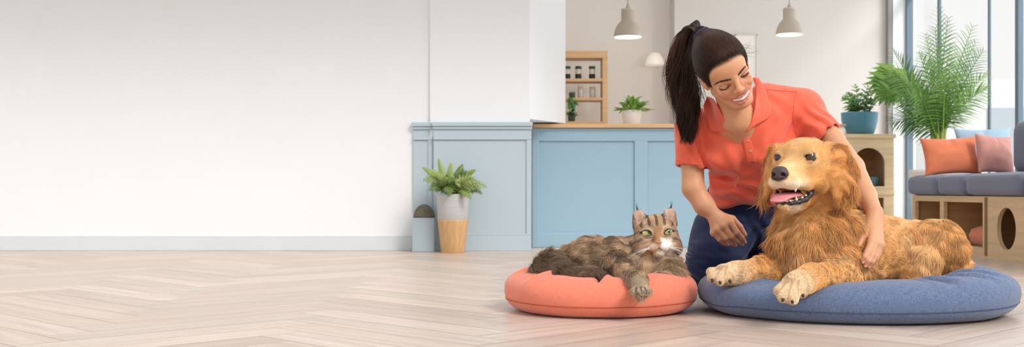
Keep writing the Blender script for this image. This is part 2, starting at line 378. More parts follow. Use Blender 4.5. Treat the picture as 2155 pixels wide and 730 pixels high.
# ------------------------------------------------------------------ pendants and wall lamp
m_shade = mat('taupe_enamel', 'c3b8aa', .45); m_glow = mat('warm_diffuser', 'fff1dc', .5, emit=2.2)
def pendant(px, py, rpx, Y, label):
    t = empty('pendant_lamp', (X(px, Y), Y, Z(py, Y)), label, 'pendant lamp', 'pendant lamps over the counter'); c = t.location; r = rpx*Y/F; s = r/.106
    prof = [(.106, 0), (.108, .004), (.105, .03), (.096, .062), (.08, .095), (.058, .118), (.05, .128), (.05, .20), (.044, .212), (.02, .218), (.012, .24)]
    inner = [(a-.004, z-.002) for a, z in prof[:6]][::-1]
    MB().lathe([(a*s, z*s) for a, z in prof]+[(.004, .26*s)], c).build('shade', m_shade, t, smooth=True)
    MB().lathe([(.09*s, -.0015), (.1025*s, -.0015), (.1025*s, .003), (.09*s, .004)], c).build('diffuser', m_glow, t, smooth=False)
    MB().lathe([(.05*s, .205*s), (.0515*s, .207*s), (.0515*s, .214*s), (.05*s, .216*s)], c).build('collar', mat('pale_metal', 'd6d0c8', .4), t, smooth=True)
    MB().tube([c+Vector((0, 0, .25*s)), Vector((c.x, c.y, 2.6))], .004).build('cord', mat('cord_grey', 'b7ada2', .6), t)
    MB().lathe([(.045, 2.595-c.z), (.045, 2.61-c.z), (.03, 2.62-c.z)], c).build('ceiling_rose', m_shade, t)
    l = bpy.data.lights.new('bulb', 'POINT'); l.energy = 8; l.color = (1, .93, .83); l.shadow_soft_size = .08; lo = bpy.data.objects.new('bulb', l); lo.location = c+Vector((0, 0, -.09)); C.objects.link(lo)
pendant(1321, 78, 29, 8.8, 'taupe dome pendant lamp hanging above the white potted plant on the counter')
pendant(1661, 73, 27.5, 8.8, 'taupe dome pendant lamp hanging between the person and the glazed wall')
t = empty('wall_lamp', (X(1376, 10.38), 10.38, Z(140, 10.38)), 'small white dome wall lamp on the beige back wall', 'wall lamp'); c = t.location
MB().lathe([(.088, 0), (.086, .02), (.078, .05), (.06, .085), (.04, .108), (.02, .116)], c+Vector((0, -.09, 0))).build('shade', mat('white_opal', 'fbf4ea', .4, emit=.25), t, smooth=True)
MB().box((c.x-.015, c.y-.09, c.z+.09), (c.x+.015, c.y+.02, c.z+.115)).build('bracket', m_wall, t, bevel=.003)

# blank canvas on the wall
t = empty('picture_frame', (X(1570, 10.08), 10.08, Z(120, 10.08)), 'blank white picture in a thin pale frame on the back wall', 'picture'); c = t.location
fr = MB(); w_, h_ = .1, .2
for a in ((-w_, -h_, w_, -h_+.012), (-w_, h_-.012, w_, h_), (-w_, -h_, -w_+.012, h_), (w_-.012, -h_, w_, h_)): fr.box((c.x+a[0], c.y-.01, c.z+a[1]), (c.x+a[2], c.y+.02, c.z+a[3]))
fr.build('frame', mat('pale_frame', 'dcd7d1', .6), t, bevel=.002); MB().box((c.x-w_+.01, c.y, c.z-h_+.01), (c.x+w_-.01, c.y+.015, c.z+h_-.01)).build('canvas', mat('canvas_white', 'f2efeb', .9), t)

# ------------------------------------------------------------------ shelf unit with jars and pots
Ys = 9.85
def shelf_unit():
    xa, xb = X(1150, Ys), X(1279, Ys); t = empty('shelf_unit', ((xa+xb)/2, Ys+.12, 0), 'open oak shelf unit behind the reception counter', 'shelf'); zt = Z(107, Ys)
    MB().box((xa, Ys, zt-.06), (xb, Ys+.24, zt)).build('top', m_oak, t, bevel=.003)
    for x in (xa, xb-.045): MB().box((x, Ys, 0), (x+.045, Ys+.24, zt-.06)).build('post', m_oak, t, bevel=.003)
    for y in (168, 208, 258, 320, 390):
        MB().box((xa+.045, Ys+.005, Z(y, Ys)-.012), (xb-.045, Ys+.235, Z(y, Ys)+.012)).build('shelf_board', m_oak, t, bevel=.002)
    return t
shelf_unit()
m_jar = mat('clear_jar', 'd9cfc4', .2); m_lid = mat('dark_green_lid', '2c4a38', .5); m_dark = mat('dark_herbs', '2b2b2e', .7)
def jar(px, zb, lab, r=.026, h=.1):
    t = empty('storage_jar', (X(px, Ys+.08), Ys+.08, zb), lab, 'jar', 'jars on the shelf unit'); c = t.location
    MB().lathe([(r*.9, 0), (r, .004), (r, h*.85), (r*.85, h*.9)], c).build('glass', m_jar, t, smooth=True)
    MB().lathe([(r*1.02, .004), (r*1.03, .008), (r*1.03, h*.42), (r*1.02, h*.44)], c).build('contents', m_dark, t, smooth=True)
    MB().lathe([(r*.95, h*.88), (r*1.08, h*.9), (r*1.08, h*1.08), (r*.9, h*1.12)], c).build('lid', m_lid, t, smooth=True)
zs = Z(168, Ys)+.0135
for px, w in ((1194, 'first from the column'), (1217, 'in the middle of three'), (1246, 'beside the oak post')): jar(px, zs, 'small dark-lidded jar on the upper oak shelf, '+w)
m_leaf = mat('green_leaf', '6d9c46', .45, var=.12, vscale=14); m_leaf_d = mat('dark_green_leaf', '4d7a3c', .45, var=.15, vscale=14); m_leaf_y = mat('fresh_green_leaf', '86b04e', .45, var=.12, vscale=14)
def leaf(bm, p, d, up, L, W, curl=.25, seg=5):
    d = Vector(d).normalized(); s = d.cross(Vector(up));
    if s.length < .05: s = d.cross(Vector((1, .2, 0)))
    s.normalize(); n = s.cross(d); prev = None; p = Vector(p)
    for i in range(seg+1):
        t = i/seg; w = W*math.sin(math.pi*min(1, .08+.92*t)**.8)*.5 if i < seg else 0.0005; c = p+d*L*t-n*(curl*L*t*t)
        row = [bm.verts.new(c-s*w+n*w*.25), bm.verts.new(c), bm.verts.new(c+s*w+n*w*.25)]
        if prev:
            bm.faces.new((prev[0], prev[1], row[1], row[0])); bm.faces.new((prev[1], prev[2], row[2], row[1]))
        prev = row
def fine(o, th=.0012):
    s = o.modifiers.new('thickness', 'SOLIDIFY'); s.thickness = th; return o
def bush(parent, c, n, L, W, spread, hgt, m, seed, name='foliage'):
    r = random.Random(seed); mb = MB()
    for i in range(n):
        a = r.random()*6.283; e = r.uniform(-.1, 1.2); d = Vector((math.cos(a)*math.cos(e), math.sin(a)*math.cos(e), math.sin(e)))
        q = c+Vector((d.x*spread*r.uniform(.2, 1), d.y*spread*r.uniform(.2, 1), hgt*r.uniform(.1, 1)*max(.25, d.z)))
        leaf(mb.bm, q, d+Vector((0, 0, .2)), (0, 0, 1), L*r.uniform(.7, 1.2), W*r.uniform(.7, 1.2), r.uniform(.1, .5)); mb.tube([c, (Vector(c)+q)/2+Vector((0, 0, .01)), q], .0015, 5)
    return fine(mb.build(name, m, parent, smooth=True, recalc=False))
def small_pot(px, zb, lab):
    t = empty('potted_herb', (X(px, Ys+.08), Ys+.08, zb), lab, 'potted plant', 'green plants on the shelf unit'); c = t.location
    MB().lathe([(.02, 0), (.028, .004), (.032, .05), (.03, .052), (.026, .045)], c).build('pot', mat('dark_pot', '3d5140', .6), t, smooth=True); bush(t, c+Vector((0, 0, .045)), 40, .04, .026, .03, .07, m_leaf_d, px)
small_pot(1203, Z(258, Ys)+.0135, 'small green herb in a dark pot on the lower shelf by the column'); 
# trailing plant on the middle shelf
t = empty('trailing_plant', (X(1204, Ys+.05), Ys+.05, Z(208, Ys)+.0135), 'small dark pot on the middle shelf with green leaves trailing over its edge', 'potted plant', 'green plants on the shelf unit'); c = t.location
MB().lathe([(.018, 0), (.024, .004), (.027, .042), (.025, .044), (.021, .038)], c).build('pot', mat('dark_pot', '3d5140', .6), t, smooth=True)
mb = MB(); rr_ = random.Random(8)
for i in range(34):
    a = rr_.uniform(-.03, .03); dz = rr_.uniform(-.1, -.005); leaf(mb.bm, c+Vector((a, -.085-rr_.random()*.02, dz)), (rr_.uniform(-1, 1), -.4, -.7), (0, -1, .3), .032, .022, .3)
for a in (-.02, .0, .02): mb.tube([c+Vector((a*.4, 0, .038)), c+Vector((a, -.05, .05)), c+Vector((a, -.09, .0)), c+Vector((a*1.2, -.092, -.09))], .0018, 5)
fine(mb.build('foliage', m_leaf_d, t, smooth=True, recalc=False))
for px, w in ((1222, 'nearer the column'), (1247, 'nearer the oak post')):
    t = empty('glass_jar', (X(px, Ys+.1), Ys+.1, Z(208, Ys)+.0135), 'pale empty jar on the middle oak shelf, '+w, 'jar', 'jars on the shelf unit'); c = t.location
    MB().lathe([(.022, 0), (.026, .004), (.026, .075), (.02, .085)], c).build('glass', m_jar, t, smooth=True); MB().lathe([(.02, .083), (.024, .085), (.024, .097), (.018, .1)], c).build('lid', mat('pale_lid', 'cfc6ba', .5), t, smooth=True)
# ------------------------------------------------------------------ plant on the counter
t = empty('counter_plant', (X(1329, 7.6), 7.6, z_ct), 'leafy green plant in a white ceramic pot on the oak countertop', 'potted plant'); c = t.location
MB().lathe([(.05, 0), (.055, .003), (.066, .098), (.066, .103), (.06, .103), (.057, .09)], c).build('pot', mat('white_ceramic', 'f3f0ec', .35), t, bevel=0, smooth=True)
MB().lathe([(.001, .088), (.058, .089), (.058, .086), (.001, .085)], c).build('soil', mat('soil', '4a3a2c', .95), t)
bush(t, c+Vector((0, 0, .09)), 95, .06, .036, .095, .085, m_leaf_y, 4)
# ------------------------------------------------------------------ floor plant
def frond(parent, base, tip, bow, L_leaf, W_leaf, n, m, rad=.003, name='frond', droop=.3, v=.5, seed=1, blunt=.25):
    """a feather frond: a rachis bent from base to tip with leaflets on both sides"""
    base, tip, bow = Vector(base), Vector(tip), Vector(bow); mb = MB(); mid = (base+tip)/2+bow; r = random.Random(seed)
    pt = lambda t: base*(1-t)**2+mid*2*t*(1-t)+tip*t*t
    mb.tube([pt(i/12) for i in range(13)], [rad*(1-.8*i/12)+.0006 for i in range(13)], 6)
    for i in range(n):
        t = v+(1-v)*i/(n-1) if False else (.16+.84*i/(n-1)); p = pt(t); d = (pt(min(1, t+.02))-pt(t-.02)).normalized()
        s = d.cross(Vector((0, -1, .35))); s = s.normalized() if s.length > .05 else Vector((1, 0, 0)); k = (math.sin(math.pi*(blunt+(1-blunt)*t*.93)))**.75
        for sg in (-1, 1):
            q = d*(.55+.5*t)+s*sg*(1-.35*t)+Vector((r.uniform(-.1, .1), r.uniform(-.15, .15), r.uniform(-.1, .1)-droop*.3)); leaf(mb.bm, p, q, (0, -.5, 1), L_leaf*max(.25, k)*r.uniform(.85, 1.12), W_leaf*max(.4, k), droop, 4)
    return fine(mb.build(name, m, parent, smooth=True, recalc=False), .0008)
Yp = 6.8
t = empty('fern', (X(953, Yp), Yp, 0), 'green fern in a grey ceramic pot on a tapered wooden stand', 'potted plant'); c = t.location; s_ = Yp/F
MB().lathe([(.068, 0), (.071, .004), (.091, Z(464, Yp)), (.093, Z(462, Yp)), (.085, Z(462, Yp)), (.08, .16)], c).build('stand', mat('oak_stand', 'd0a878', .55, var=.2, vscale=9, stretch=(6, 6, 1)), t, smooth=True)
MB().lathe([(.088, Z(463, Yp)), (.092, Z(461, Yp)), (.0975, Z(411, Yp)), (.096, Z(408, Yp)), (.089, Z(408, Yp)), (.086, Z(418, Yp))], c).build('pot', mat('grey_ceramic', 'bcbcbd', .6, var=.05, vscale=5, stretch=(1, 1, 14), bump=.15, bscale=12), t, smooth=True)
MB().lathe([(.001, Z(415, Yp)), (.087, Z(415, Yp)), (.087, Z(418, Yp)), (.001, Z(418, Yp))], c).build('soil', mat('soil', '4a3a2c', .95), t)
tips = [(888, 352, 0, .02), (893, 378, -.08, .05), (905, 398, -.1, .06), (922, 333, .05, .0), (950, 340, -.06, .0), (975, 345, .04, .01), (1003, 357, -.05, .03), (1022, 392, -.05, .06), (1012, 405, .04, .06), (990, 415, -.14, .06), (915, 370, .1, .03), (995, 375, .1, .03), (938, 372, -.14, .04), (965, 378, -.16, .05), (980, 362, -.1, .03), (905, 358, -.1, .03), (1000, 380, -.14, .05), (945, 410, -.15, .08)]
m_ol = [mat('olive_leaf', '8a9f58', .5, var=.12, vscale=14), mat('pale_olive_leaf', 'a0b16c', .5, var=.12, vscale=14), mat('deep_olive_leaf', '66803f', .5, var=.12, vscale=14)]
def blade(parent, b, tip, bow, W, m):
    b, tip = Vector(b), Vector(tip); mid = (b+tip)/2+Vector(bow); mb = MB(); prev = None; n = 12
    for i in range(n+1):
        u = i/n; p = b*(1-u)**2+mid*2*u*(1-u)+tip*u*u; d = ((mid-b)*(1-u)+(tip-mid)*u).normalized(); s = d.cross(Vector((0, -1, .3))); s = s.normalized() if s.length > .05 else Vector((1, 0, 0)); w = W*.5*(.25+.75*math.sin(math.pi*min(1, u*.85+.15)))*(1 if u < .999 else .03)
        row = [mb.bm.verts.new(p-s*w+Vector((0, -.15*w, 0))), mb.bm.verts.new(p), mb.bm.verts.new(p+s*w+Vector((0, -.15*w, 0)))]
        if prev: mb.bm.faces.new((prev[0], prev[1], row[1], row[0])); mb.bm.faces.new((prev[1], prev[2], row[2], row[1]))
        prev = row
    return fine(mb.build('frond', m, parent, smooth=True, recalc=False), .001)
for i, (px, py, dy, bw_) in enumerate(tips):
    tp = at(px, py, Yp+dy); bs = c+Vector((random.uniform(-.03, .03), random.uniform(-.03, .03), Z(414, Yp)))
    if py < 360: blade(t, bs, tp, (0, dy*.2, bw_+.03), .042, m_ol[i % 3])
    else: frond(t, bs, tp, (0, dy*.2, bw_+.03), .055, .02, 13, m_ol[i % 3], .002, seed=i, droop=.25, blunt=.35)
t = empty('moss_dome', (X(892, 6.9), 6.9, 0), 'dark mossy dome standing on a low grey blue plinth by the wainscot', 'ornament'); c = t.location; hw = 23.5*6.9/F
MB().box((c.x-hw, c.y-.05, 0), (c.x+hw, c.y+.09, Z(458, 6.9))).build('plinth', mat('plinth_paint', 'a3b3bc', .6), t, bevel=.004)
prof = [(hw*.97*math.cos(a), Z(458, 6.9)+hw*1.2*math.sin(a)) for a in [i*math.pi/2/9 for i in range(9)]]
MB().lathe([(.002, Z(458, 6.9))]+prof+[(.003, Z(458, 6.9)+hw*1.2)], c+Vector((0, .02, 0)), 32).build('dome', mat('moss', '6e6a5c', .95, var=.35, vscale=30, bump=.6, bscale=60), t, smooth=True)

# ------------------------------------------------------------------ cat house cabinet
def arch(xa, xb, za, zb, n=14):
    r = (xb-xa)/2; cx = (xa+xb)/2; zc = zb-r
    return [(xa, za), (xb, za)]+[(cx+r*math.cos(math.pi*i/n), zc+r*math.sin(math.pi*i/n)) for i in range(n+1)]
def cabinet():
    Y0, Y1 = 8.5, 8.9; xa, xb = X(1742, Y0), X(1881, Y0); zt = Z(282, Y0); t = empty('cat_cabinet', ((xa+xb)/2, 8.7, 0), 'birch cabinet with an arched pet opening below the blue pot', 'cabinet')
    MB().box((xa-.012, Y0-.015, zt-.03), (xb+.014, Y1, zt)).build('top', m_birch, t, bevel=.004)
    za = Z(392, Y0); h1 = arch(X(1795, Y0), X(1862, Y0), za, Z(311, Y0)); h2 = [(X(1760, Y0), .06), (X(1860, Y0), .06), (X(1860, Y0), Z(416, Y0)), (X(1760, Y0), Z(416, Y0))]
    MB().prism([(xa, 0), (xb, 0), (xb, zt-.03), (xa, zt-.03)], [h1, h2], Y0, Y0+.022).build('front_panel', m_birch, t)
    for xs in (xa, xb-.02): MB().box((xs, Y0+.022, 0), (xs+.02, Y1, zt-.03)).build('side_panel', m_birch, t)
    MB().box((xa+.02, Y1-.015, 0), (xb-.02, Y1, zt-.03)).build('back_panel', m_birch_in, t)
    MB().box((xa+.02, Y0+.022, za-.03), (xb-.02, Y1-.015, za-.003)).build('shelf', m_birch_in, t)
    MB().box((xa, Y0-.01, Z(411, Y0)), (xb+.004, Y0, Z(404, Y0))).build('moulding', m_birch, t, bevel=.003)
    return zt, za
z_cab, z_sh = cabinet()
m_teal = mat('teal_ceramic', '4f87a0', .45, var=.06, vscale=6)
t = empty('bowl', (X(1838, 8.62), 8.62, z_sh-.0025), 'small teal bowl inside the arched opening of the birch cabinet', 'bowl'); c = t.location; r = .046
MB().lathe([(.024, 0), (.026, .003), (.04, .03), (.046, .075), (.043, .075), (.037, .032), (.02, .008)], c, 32).build('body', mat('muted_teal', '6d9aa6', .5), t, smooth=True)
t = empty('blue_pot_plant', (X(1809, 8.68), 8.68, z_cab), 'leafy plant with tall palmate leaf in a large blue pot on the birch cabinet', 'potted plant'); c = t.location; s_ = 8.68/F
MB().lathe([(.085, 0), (.1, .004), (.12, .05), (.134, .11), (.138, .165), (.138, .172), (.129, .172), (.125, .15)], c, 48).build('pot', m_teal, t, smooth=True)
MB().lathe([(.001, .15), (.127, .15), (.127, .147), (.001, .147)], c).build('soil', mat('soil', '4a3a2c', .95), t)
for i, (px, py, dy) in enumerate([(1775, 205, 0), (1783, 196, .06), (1790, 213, -.05), (1800, 180, .03), (1826, 183, -.04), (1812, 200, -.08), (1835, 192, .03), (1787, 222, .04), (1840, 212, .0)]):
    frond(t, c+Vector(((px-1809)*.0007, 0, .148)), at(px, py, 8.68+dy), (0, 0, .06), .075, .034, 6, m_leaf_d if i % 3 else m_leaf, .003, seed=40+i, droop=.3, blunt=.4)
def fan(parent, base, hub, R, n, dirn, m, seed, tilt=.5):
    r = random.Random(seed); mb = MB(); mb.tube([base, (Vector(base)*.4+Vector(hub)*.6)+Vector((0, 0, .03)), hub], .004, 6); dirn = Vector(dirn).normalized(); s = dirn.cross(Vector((0, -1, tilt))).normalized()
    for i in range(n):
        a = -1.9+3.8*i/(n-1); leaf(mb.bm, hub, dirn*math.cos(a)+s*math.sin(a)+Vector((0, -.08, 0)), (0, -1, tilt), R*(.75+.3*math.cos(a*.6))*r.uniform(.9, 1.1), R*.3, .3, 5)
    return fine(mb.build('palmate_leaf', m, parent, smooth=True, recalc=False))
for i, (hx, hy, R, d, mm) in enumerate([(1878, 150, .16, (-.3, 0, -.9), m_leaf_y), (1868, 172, .17, (-.35, -.1, -.9), m_leaf), (1886, 170, .16, (.25, -.1, -.9), m_leaf_d), (1872, 190, .12, (-.5, 0, -.7), m_leaf)]):
    fan(t, c+Vector((.05, 0, .15)), at(hx, hy, 8.6-.05*i), R, 13, d, mm, i)
t = empty('bottle', (X(1771, 8.6), 8.6, z_cab), 'small white bottle with a wooden cap beside the blue pot', 'bottle'); c = t.location
MB().lathe([(.03, 0), (.034, .004), (.032, .03), (.022, .052), (.014, .062), (.013, .07)], c, 24).build('body', mat('white_ceramic', 'f3f0ec', .35), t, smooth=True)
MB().lathe([(.024, .066), (.034, .067), (.034, .079), (.024, .08)], c, 24).build('cap', m_oak, t, smooth=True)

# ------------------------------------------------------------------ palm
t = empty('palm', (X(1975, 7.98), 7.98, 0), 'tall feathery palm in a white planter in front of the glazed wall', 'potted palm'); c = t.location
MB().lathe([(.16, 0), (.165, .005), (.2, .49), (.2, .515), (.185, .515), (.18, .47)], c, 48).build('planter', mat('white_planter', 'e9e6e1', .5), t, smooth=True)
MB().lathe([(.001, .47), (.182, .47), (.182, .465), (.001, .465)], c).build('soil', mat('soil', '4a3a2c', .95), t)
st = MB(); stem_top = Z(270, 7.98)
for i in range(9):
    a = i*.7; st.tube([c+Vector((.06*math.cos(a), .06*math.sin(a), .46)), c+Vector((.035*math.cos(a), .035*math.sin(a), .7)), c+Vector((.05*math.cos(a), .05*math.sin(a), stem_top+.05))], [.02, .016, .009], 8)
st.build('stem', mat('palm_stem', '8f9440', .6, var=.2, vscale=8, stretch=(4, 4, 1)), t, smooth=True)
pt = [(1977, 22, -.05, 0, .0), (1995, 40, .15, 0, .02), (1948, 75, .15, .02, .0), (2046, 58, -.05, -.02, .03), (2052, 92, .1, -.02, .03), (2068, 108, -.1, -.02, .06), (2078, 158, .05, 0, .08), (2076, 188, -.12, 0, .09), (1935, 115, -.1, .02, .02), (1882, 112, .05, 0, .08), (1872, 140, -.1, 0, .09), (1876, 172, .08, 0, .1), (1890, 200, -.15, 0, .1), (1876, 254, -.05, 0, .1), (2000, 95, -.25, 0, .04), (1955, 130, -.3, 0, .05), (1905, 150, .25, 0, .06), (2040, 140, .25, 0, .06), (1990, 150, -.35, 0, .06), (2030, 180, -.3, 0, .07), (1925, 185, -.3, 0, .07), (1968, 60, .25, 0, .0)]
for i, (px, py, dy, bx, bz) in enumerate(pt):
    a = i*2.4; frond(t, c+Vector((.03*math.cos(a), .03*math.sin(a), stem_top-.08)), at(px, py, 7.98+dy), (bx, 0, bz+.02), .16, .013, 24, [m_leaf, m_leaf_d, m_leaf_y, m_leaf][i % 4], .005, seed=90+i, droop=.3, blunt=.2)

# ------------------------------------------------------------------ bench sofa
m_sofa = mat('slate_fabric', '6f7488', .9, var=.05, vscale=90, sheen=.2, bump=.1, bscale=300)
def soft(name, c, size, m, parent=None, p=5., q=2.4, M=None, n=26, crown=.0, wr=0., seed=0):
    """a stuffed cushion: superellipse outline (p) and bulging section (q)"""
    bm = bmesh.new(); bmesh.ops.create_cube(bm, size=2); bmesh.ops.subdivide_edges(bm, edges=bm.edges[:], cuts=n, use_grid_fill=True); sx, sy, sz = [s/2 for s in size]; P = []
    for v in bm.verts:
        x, y, z = v.co; e = (abs(x)**p+abs(y)**p+1e-9)**(1/p); mx = max(abs(x), abs(y), 1e-6); r = mx/e; x, y = x*r, y*r
        rr = min(1, (abs(x)**p+abs(y)**p)**(1/p)); k = (1-rr**q)**(1/q) if rr < 1 else 0
        side = abs(z) < .999
        v.co = Vector((x*sx*(1), y*sy, z*sz*(k*(1-.0)+.0)+crown*sz*(1-rr*rr)))
    for v in bm.verts: P.append(v.co[:])
    P = np.array(P)
    if wr: P = P*(1+(wr*fbm(P+seed, 9))[:, None])
    M = Matrix.Translation(c) @ (M.to_4x4() if M else Matrix())
    for v, co in zip(bm.verts, P): v.co = M @ Vector(co)
    bmesh.ops.remove_doubles(bm, verts=bm.verts[:], dist=1e-5); bmesh.ops.recalc_face_normals(bm, faces=bm.faces[:])
    me = bpy.data.meshes.new(name); bm.to_mesh(me); bm.free(); return link(name, me, m, parent)
def blockc(name, lo, hi, m, parent=None, r=.04, crown=.02):
    """seat cushion: rounded block with a slightly domed top"""
    bm = bmesh.new(); bmesh.ops.create_cube(bm, size=2); bmesh.ops.subdivide_edges(bm, edges=bm.edges[:], cuts=12, use_grid_fill=True); lo, hi = Vector(lo), Vector(hi); hs = (hi-lo)/2; c = (lo+hi)/2
    for v in bm.verts:
        q = Vector([max(-1, min(1, a))*s for a, s in zip(v.co, hs)]); core = Vector([max(-(s-r), min(s-r, a)) for a, s in zip(q, hs)]); d = q-core
        if d.length > 1e-9: q = core+d.normalized()*r
        u = (1-(q.x/hs.x)**2)*(1-(q.y/hs.y)**2)
        if q.z > 0: q.z += crown*max(0, u)
        v.co = q+c
    me = bpy.data.meshes.new(name); bm.to_mesh(me); bm.free(); return link(name, me, m, parent)
def sofa():
    xf = 2.6; t = empty('bench_sofa', (3.0, 6.2, 0), 'slate grey bench sofa on a light wood cubby base by the glazed wall', 'sofa'); zb = .338; T = Matrix(((0, 1, 0, 0), (1, 0, 0, 0), (0, 0, 1, 0), (0, 0, 0, 1)))
    ya, yb = 4.2, 7.4; YY = lambda px: xf*F/(px-CX)
    h1 = [(YY(1978), .055), (YY(1926), .055), (YY(1926), zb-.035), (YY(1978), zb-.035)]; h2 = [(YY(2068), .055), (YY(1986), .055), (YY(1986), zb-.035), (YY(2068), zb-.035)]
    hc = [(6.0+.115*math.cos(a), .168+.112*math.sin(a)) for a in [i*2*math.pi/36 for i in range(36)]]
    MB().prism([(ya, 0), (yb, 0), (yb, zb), (ya, zb)], [h1, h2, hc], xf, xf+.022, T).build('front_panel', m_birch2, t)
    MB().box((xf-.004, YY(2078), .012), (xf, YY(2073), zb-.006)).build('door_gap_shade', mat('shadow_gap', '8a6a48', .8), t)  # solid dark strip: shade of the door joint put in as colour
    MB().box((xf+.022, ya, 0), (3.35, yb, .04)).build('plinth', m_birch2, t)
    MB().box((xf+.022, ya, zb-.025), (3.35, yb, zb)).build('top_board', m_birch2, t)
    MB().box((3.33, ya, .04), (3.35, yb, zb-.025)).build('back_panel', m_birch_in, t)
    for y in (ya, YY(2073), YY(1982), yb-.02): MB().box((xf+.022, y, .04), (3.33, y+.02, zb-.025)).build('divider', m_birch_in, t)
    e = [7.43, 6.9, 6.487, 5.75, 5.0, 4.2]
    for k in range(5): blockc('seat_cushion', (2.565, e[k+1]+.001, zb), (3.33, e[k]-.001, .466), m_sofa, t, .045, .006)
    for k, (a, b_) in enumerate(((6.93, 6.1), (6.09, 5.2), (5.19, 4.3))):
        o = blockc('back_cushion', (3.02, b_, .47), (3.32, a, .79), m_sofa, t, .07, .02)
m_birch2 = wood('honey_birch', 'd8b78d', stretch=(30, 2, 30))
sofa()
m_or = mat('orange_linen', 'dd7c56', .9, var=.05, vscale=60, sheen=.3, bump=.12, bscale=240); m_pk = mat('dusty_pink_linen', 'cf9288', .9, var=.05, vscale=60, sheen=.3, bump=.12, bscale=240); m_bl = mat('pale_blue_linen', '9db9cc', .9, var=.05, vscale=60, sheen=.3)
def pillow_mesh(name, c, w, h, th, m, M, n=40):
    """knife-edge pillow: pointed corners, slightly hollow sides, full middle"""
    u = np.linspace(-1, 1, n); U, W = np.meshgrid(u, u, indexing='ij'); x = w/2*U*(1-.09*(1-W**2)); y = h/2*W*(1-.11*(1-U**2)); z = th/2*((1-U**2)*(1-W**2))**.45+.0008
    z = z*(1+.10*vnoise(np.stack([U.ravel()*2+c[0]*9, W.ravel()*2, 0*U.ravel()], 1), 1.3).reshape(U.shape)); z = z-.012*np.exp(-(U/.12)**2)*smooth01(W, .2, .9)*(W < 1)*((1-W**2) > 0)
    top = np.stack([x, y, z], -1).reshape(-1, 3); bot = top*[1, 1, -1]; v = np.concatenate([top, bot])@np.array(M).T+np.array(c); q = lambda i, j: i*n+j; f = []
    for i in range(n-1):
        for j in range(n-1): f.append((q(i, j), q(i+1, j), q(i+1, j+1), q(i, j+1))); f.append(tuple(n*n+k for k in (q(i, j+1), q(i+1, j+1), q(i+1, j), q(i, j))))
    ring = [q(i, 0) for i in range(n)]+[q(n-1, j) for j in range(1, n)]+[q(i, n-1) for i in range(n-2, -1, -1)]+[q(0, j) for j in range(n-2, 0, -1)]
    for a, b in zip(ring, ring[1:]+ring[:1]): f.append((b, a, n*n+a, n*n+b))
    return mesh_np(name, v, f, m)
def pillow(name, px0, px1, py0, py1, Y, th, m, lab, yaw=0, lean=.25, roll=0, p=7.):
    w, h = (px1-px0)*Y/F, (py1-py0)*Y/F; c = at((px0+px1)/2, (py0+py1)/2, Y); M = Matrix.Rotation(yaw, 3, 'Z') @ Matrix.Rotation(math.pi/2-lean, 3, 'X') @ Matrix.Rotation(roll, 3, 'Z')
    o = pillow_mesh(name, c, w, h/math.cos(lean), th, m, M); tag(o, lab, 'cushion', 'cushions on the bench sofa'); return o
pillow('cushion', 1940, 2060, 288, 369, 7.2, .13, m_or, 'orange lumbar cushion at the end of the slate grey sofa', .0, .3, .04)
pillow('cushion', 2050, 2136, 283, 367, 7.12, .12, m_pk, 'dusty pink cushion leaning between the orange cushion and the sofa back', .25, .25, -.08)
pillow('cushion', 2010, 2132, 268, 362, 7.36, .1, m_bl, 'pale blue cushion standing behind the orange and dusty pink cushions', .05, .15, .03)
o = soft('folded_cushion', Vector((2.82, 6.5, .108)), (.34, .4, .135), m_or, None, 5, 2.6, None, wr=.03); tag(o, 'flat orange cushion stored in the open cubby under the sofa', 'cushion')
def weave(name, c1, c2, sc, rough=.9, sheen=.25):
    m = bpy.data.materials.new(name); m.use_nodes = True; nt = m.node_tree; N = nt.nodes; L = nt.links; p = N['Principled BSDF']; tc = N.new('ShaderNodeTexCoord'); outs = []
    for st in ((1, .12, 1), (.12, 1, .4)):
        mp = N.new('ShaderNodeMapping'); mp.inputs['Scale'].default_value = st; L.new(tc.outputs['UV'], mp.inputs[0]); n = N.new('ShaderNodeTexNoise'); n.inputs['Scale'].default_value = sc; n.inputs['Detail'].default_value = 3; L.new(mp.outputs[0], n.inputs['Vector']); outs.append(n.outputs['Fac'])
    mt = N.new('ShaderNodeMath'); mt.operation = 'ADD'; L.new(outs[0], mt.inputs[0]); L.new(outs[1], mt.inputs[1]); r = N.new('ShaderNodeValToRGB'); mh = N.new('ShaderNodeMath'); mh.operation = 'MULTIPLY'; mh.inputs[1].default_value = .5
    L.new(mt.outputs[0], mh.inputs[0]); L.new(mh.outputs[0], r.inputs[0]); e = r.color_ramp.elements; e[0].position = .38; e[1].position = .64; e[0].color = (*lin(c1), 1); e[1].color = (*lin(c2), 1); L.new(r.outputs[0], p.inputs['Base Color'])
    p.inputs['Roughness'].default_value = rough; p.inputs['Sheen Weight'].default_value = sheen; p.inputs['Specular IOR Level'].default_value = .2
    b = N.new('ShaderNodeBump'); b.inputs['Strength'].default_value = .18; b.inputs['Distance'].default_value = .002; L.new(mh.outputs[0], b.inputs['Height']); L.new(b.outputs[0], p.inputs['Normal']); return m
m_coral = weave('coral_felt', 'df795f', 'ea8a71', 620); m_denim = weave('blue_denim', '4e5e80', '7283a2', 460)
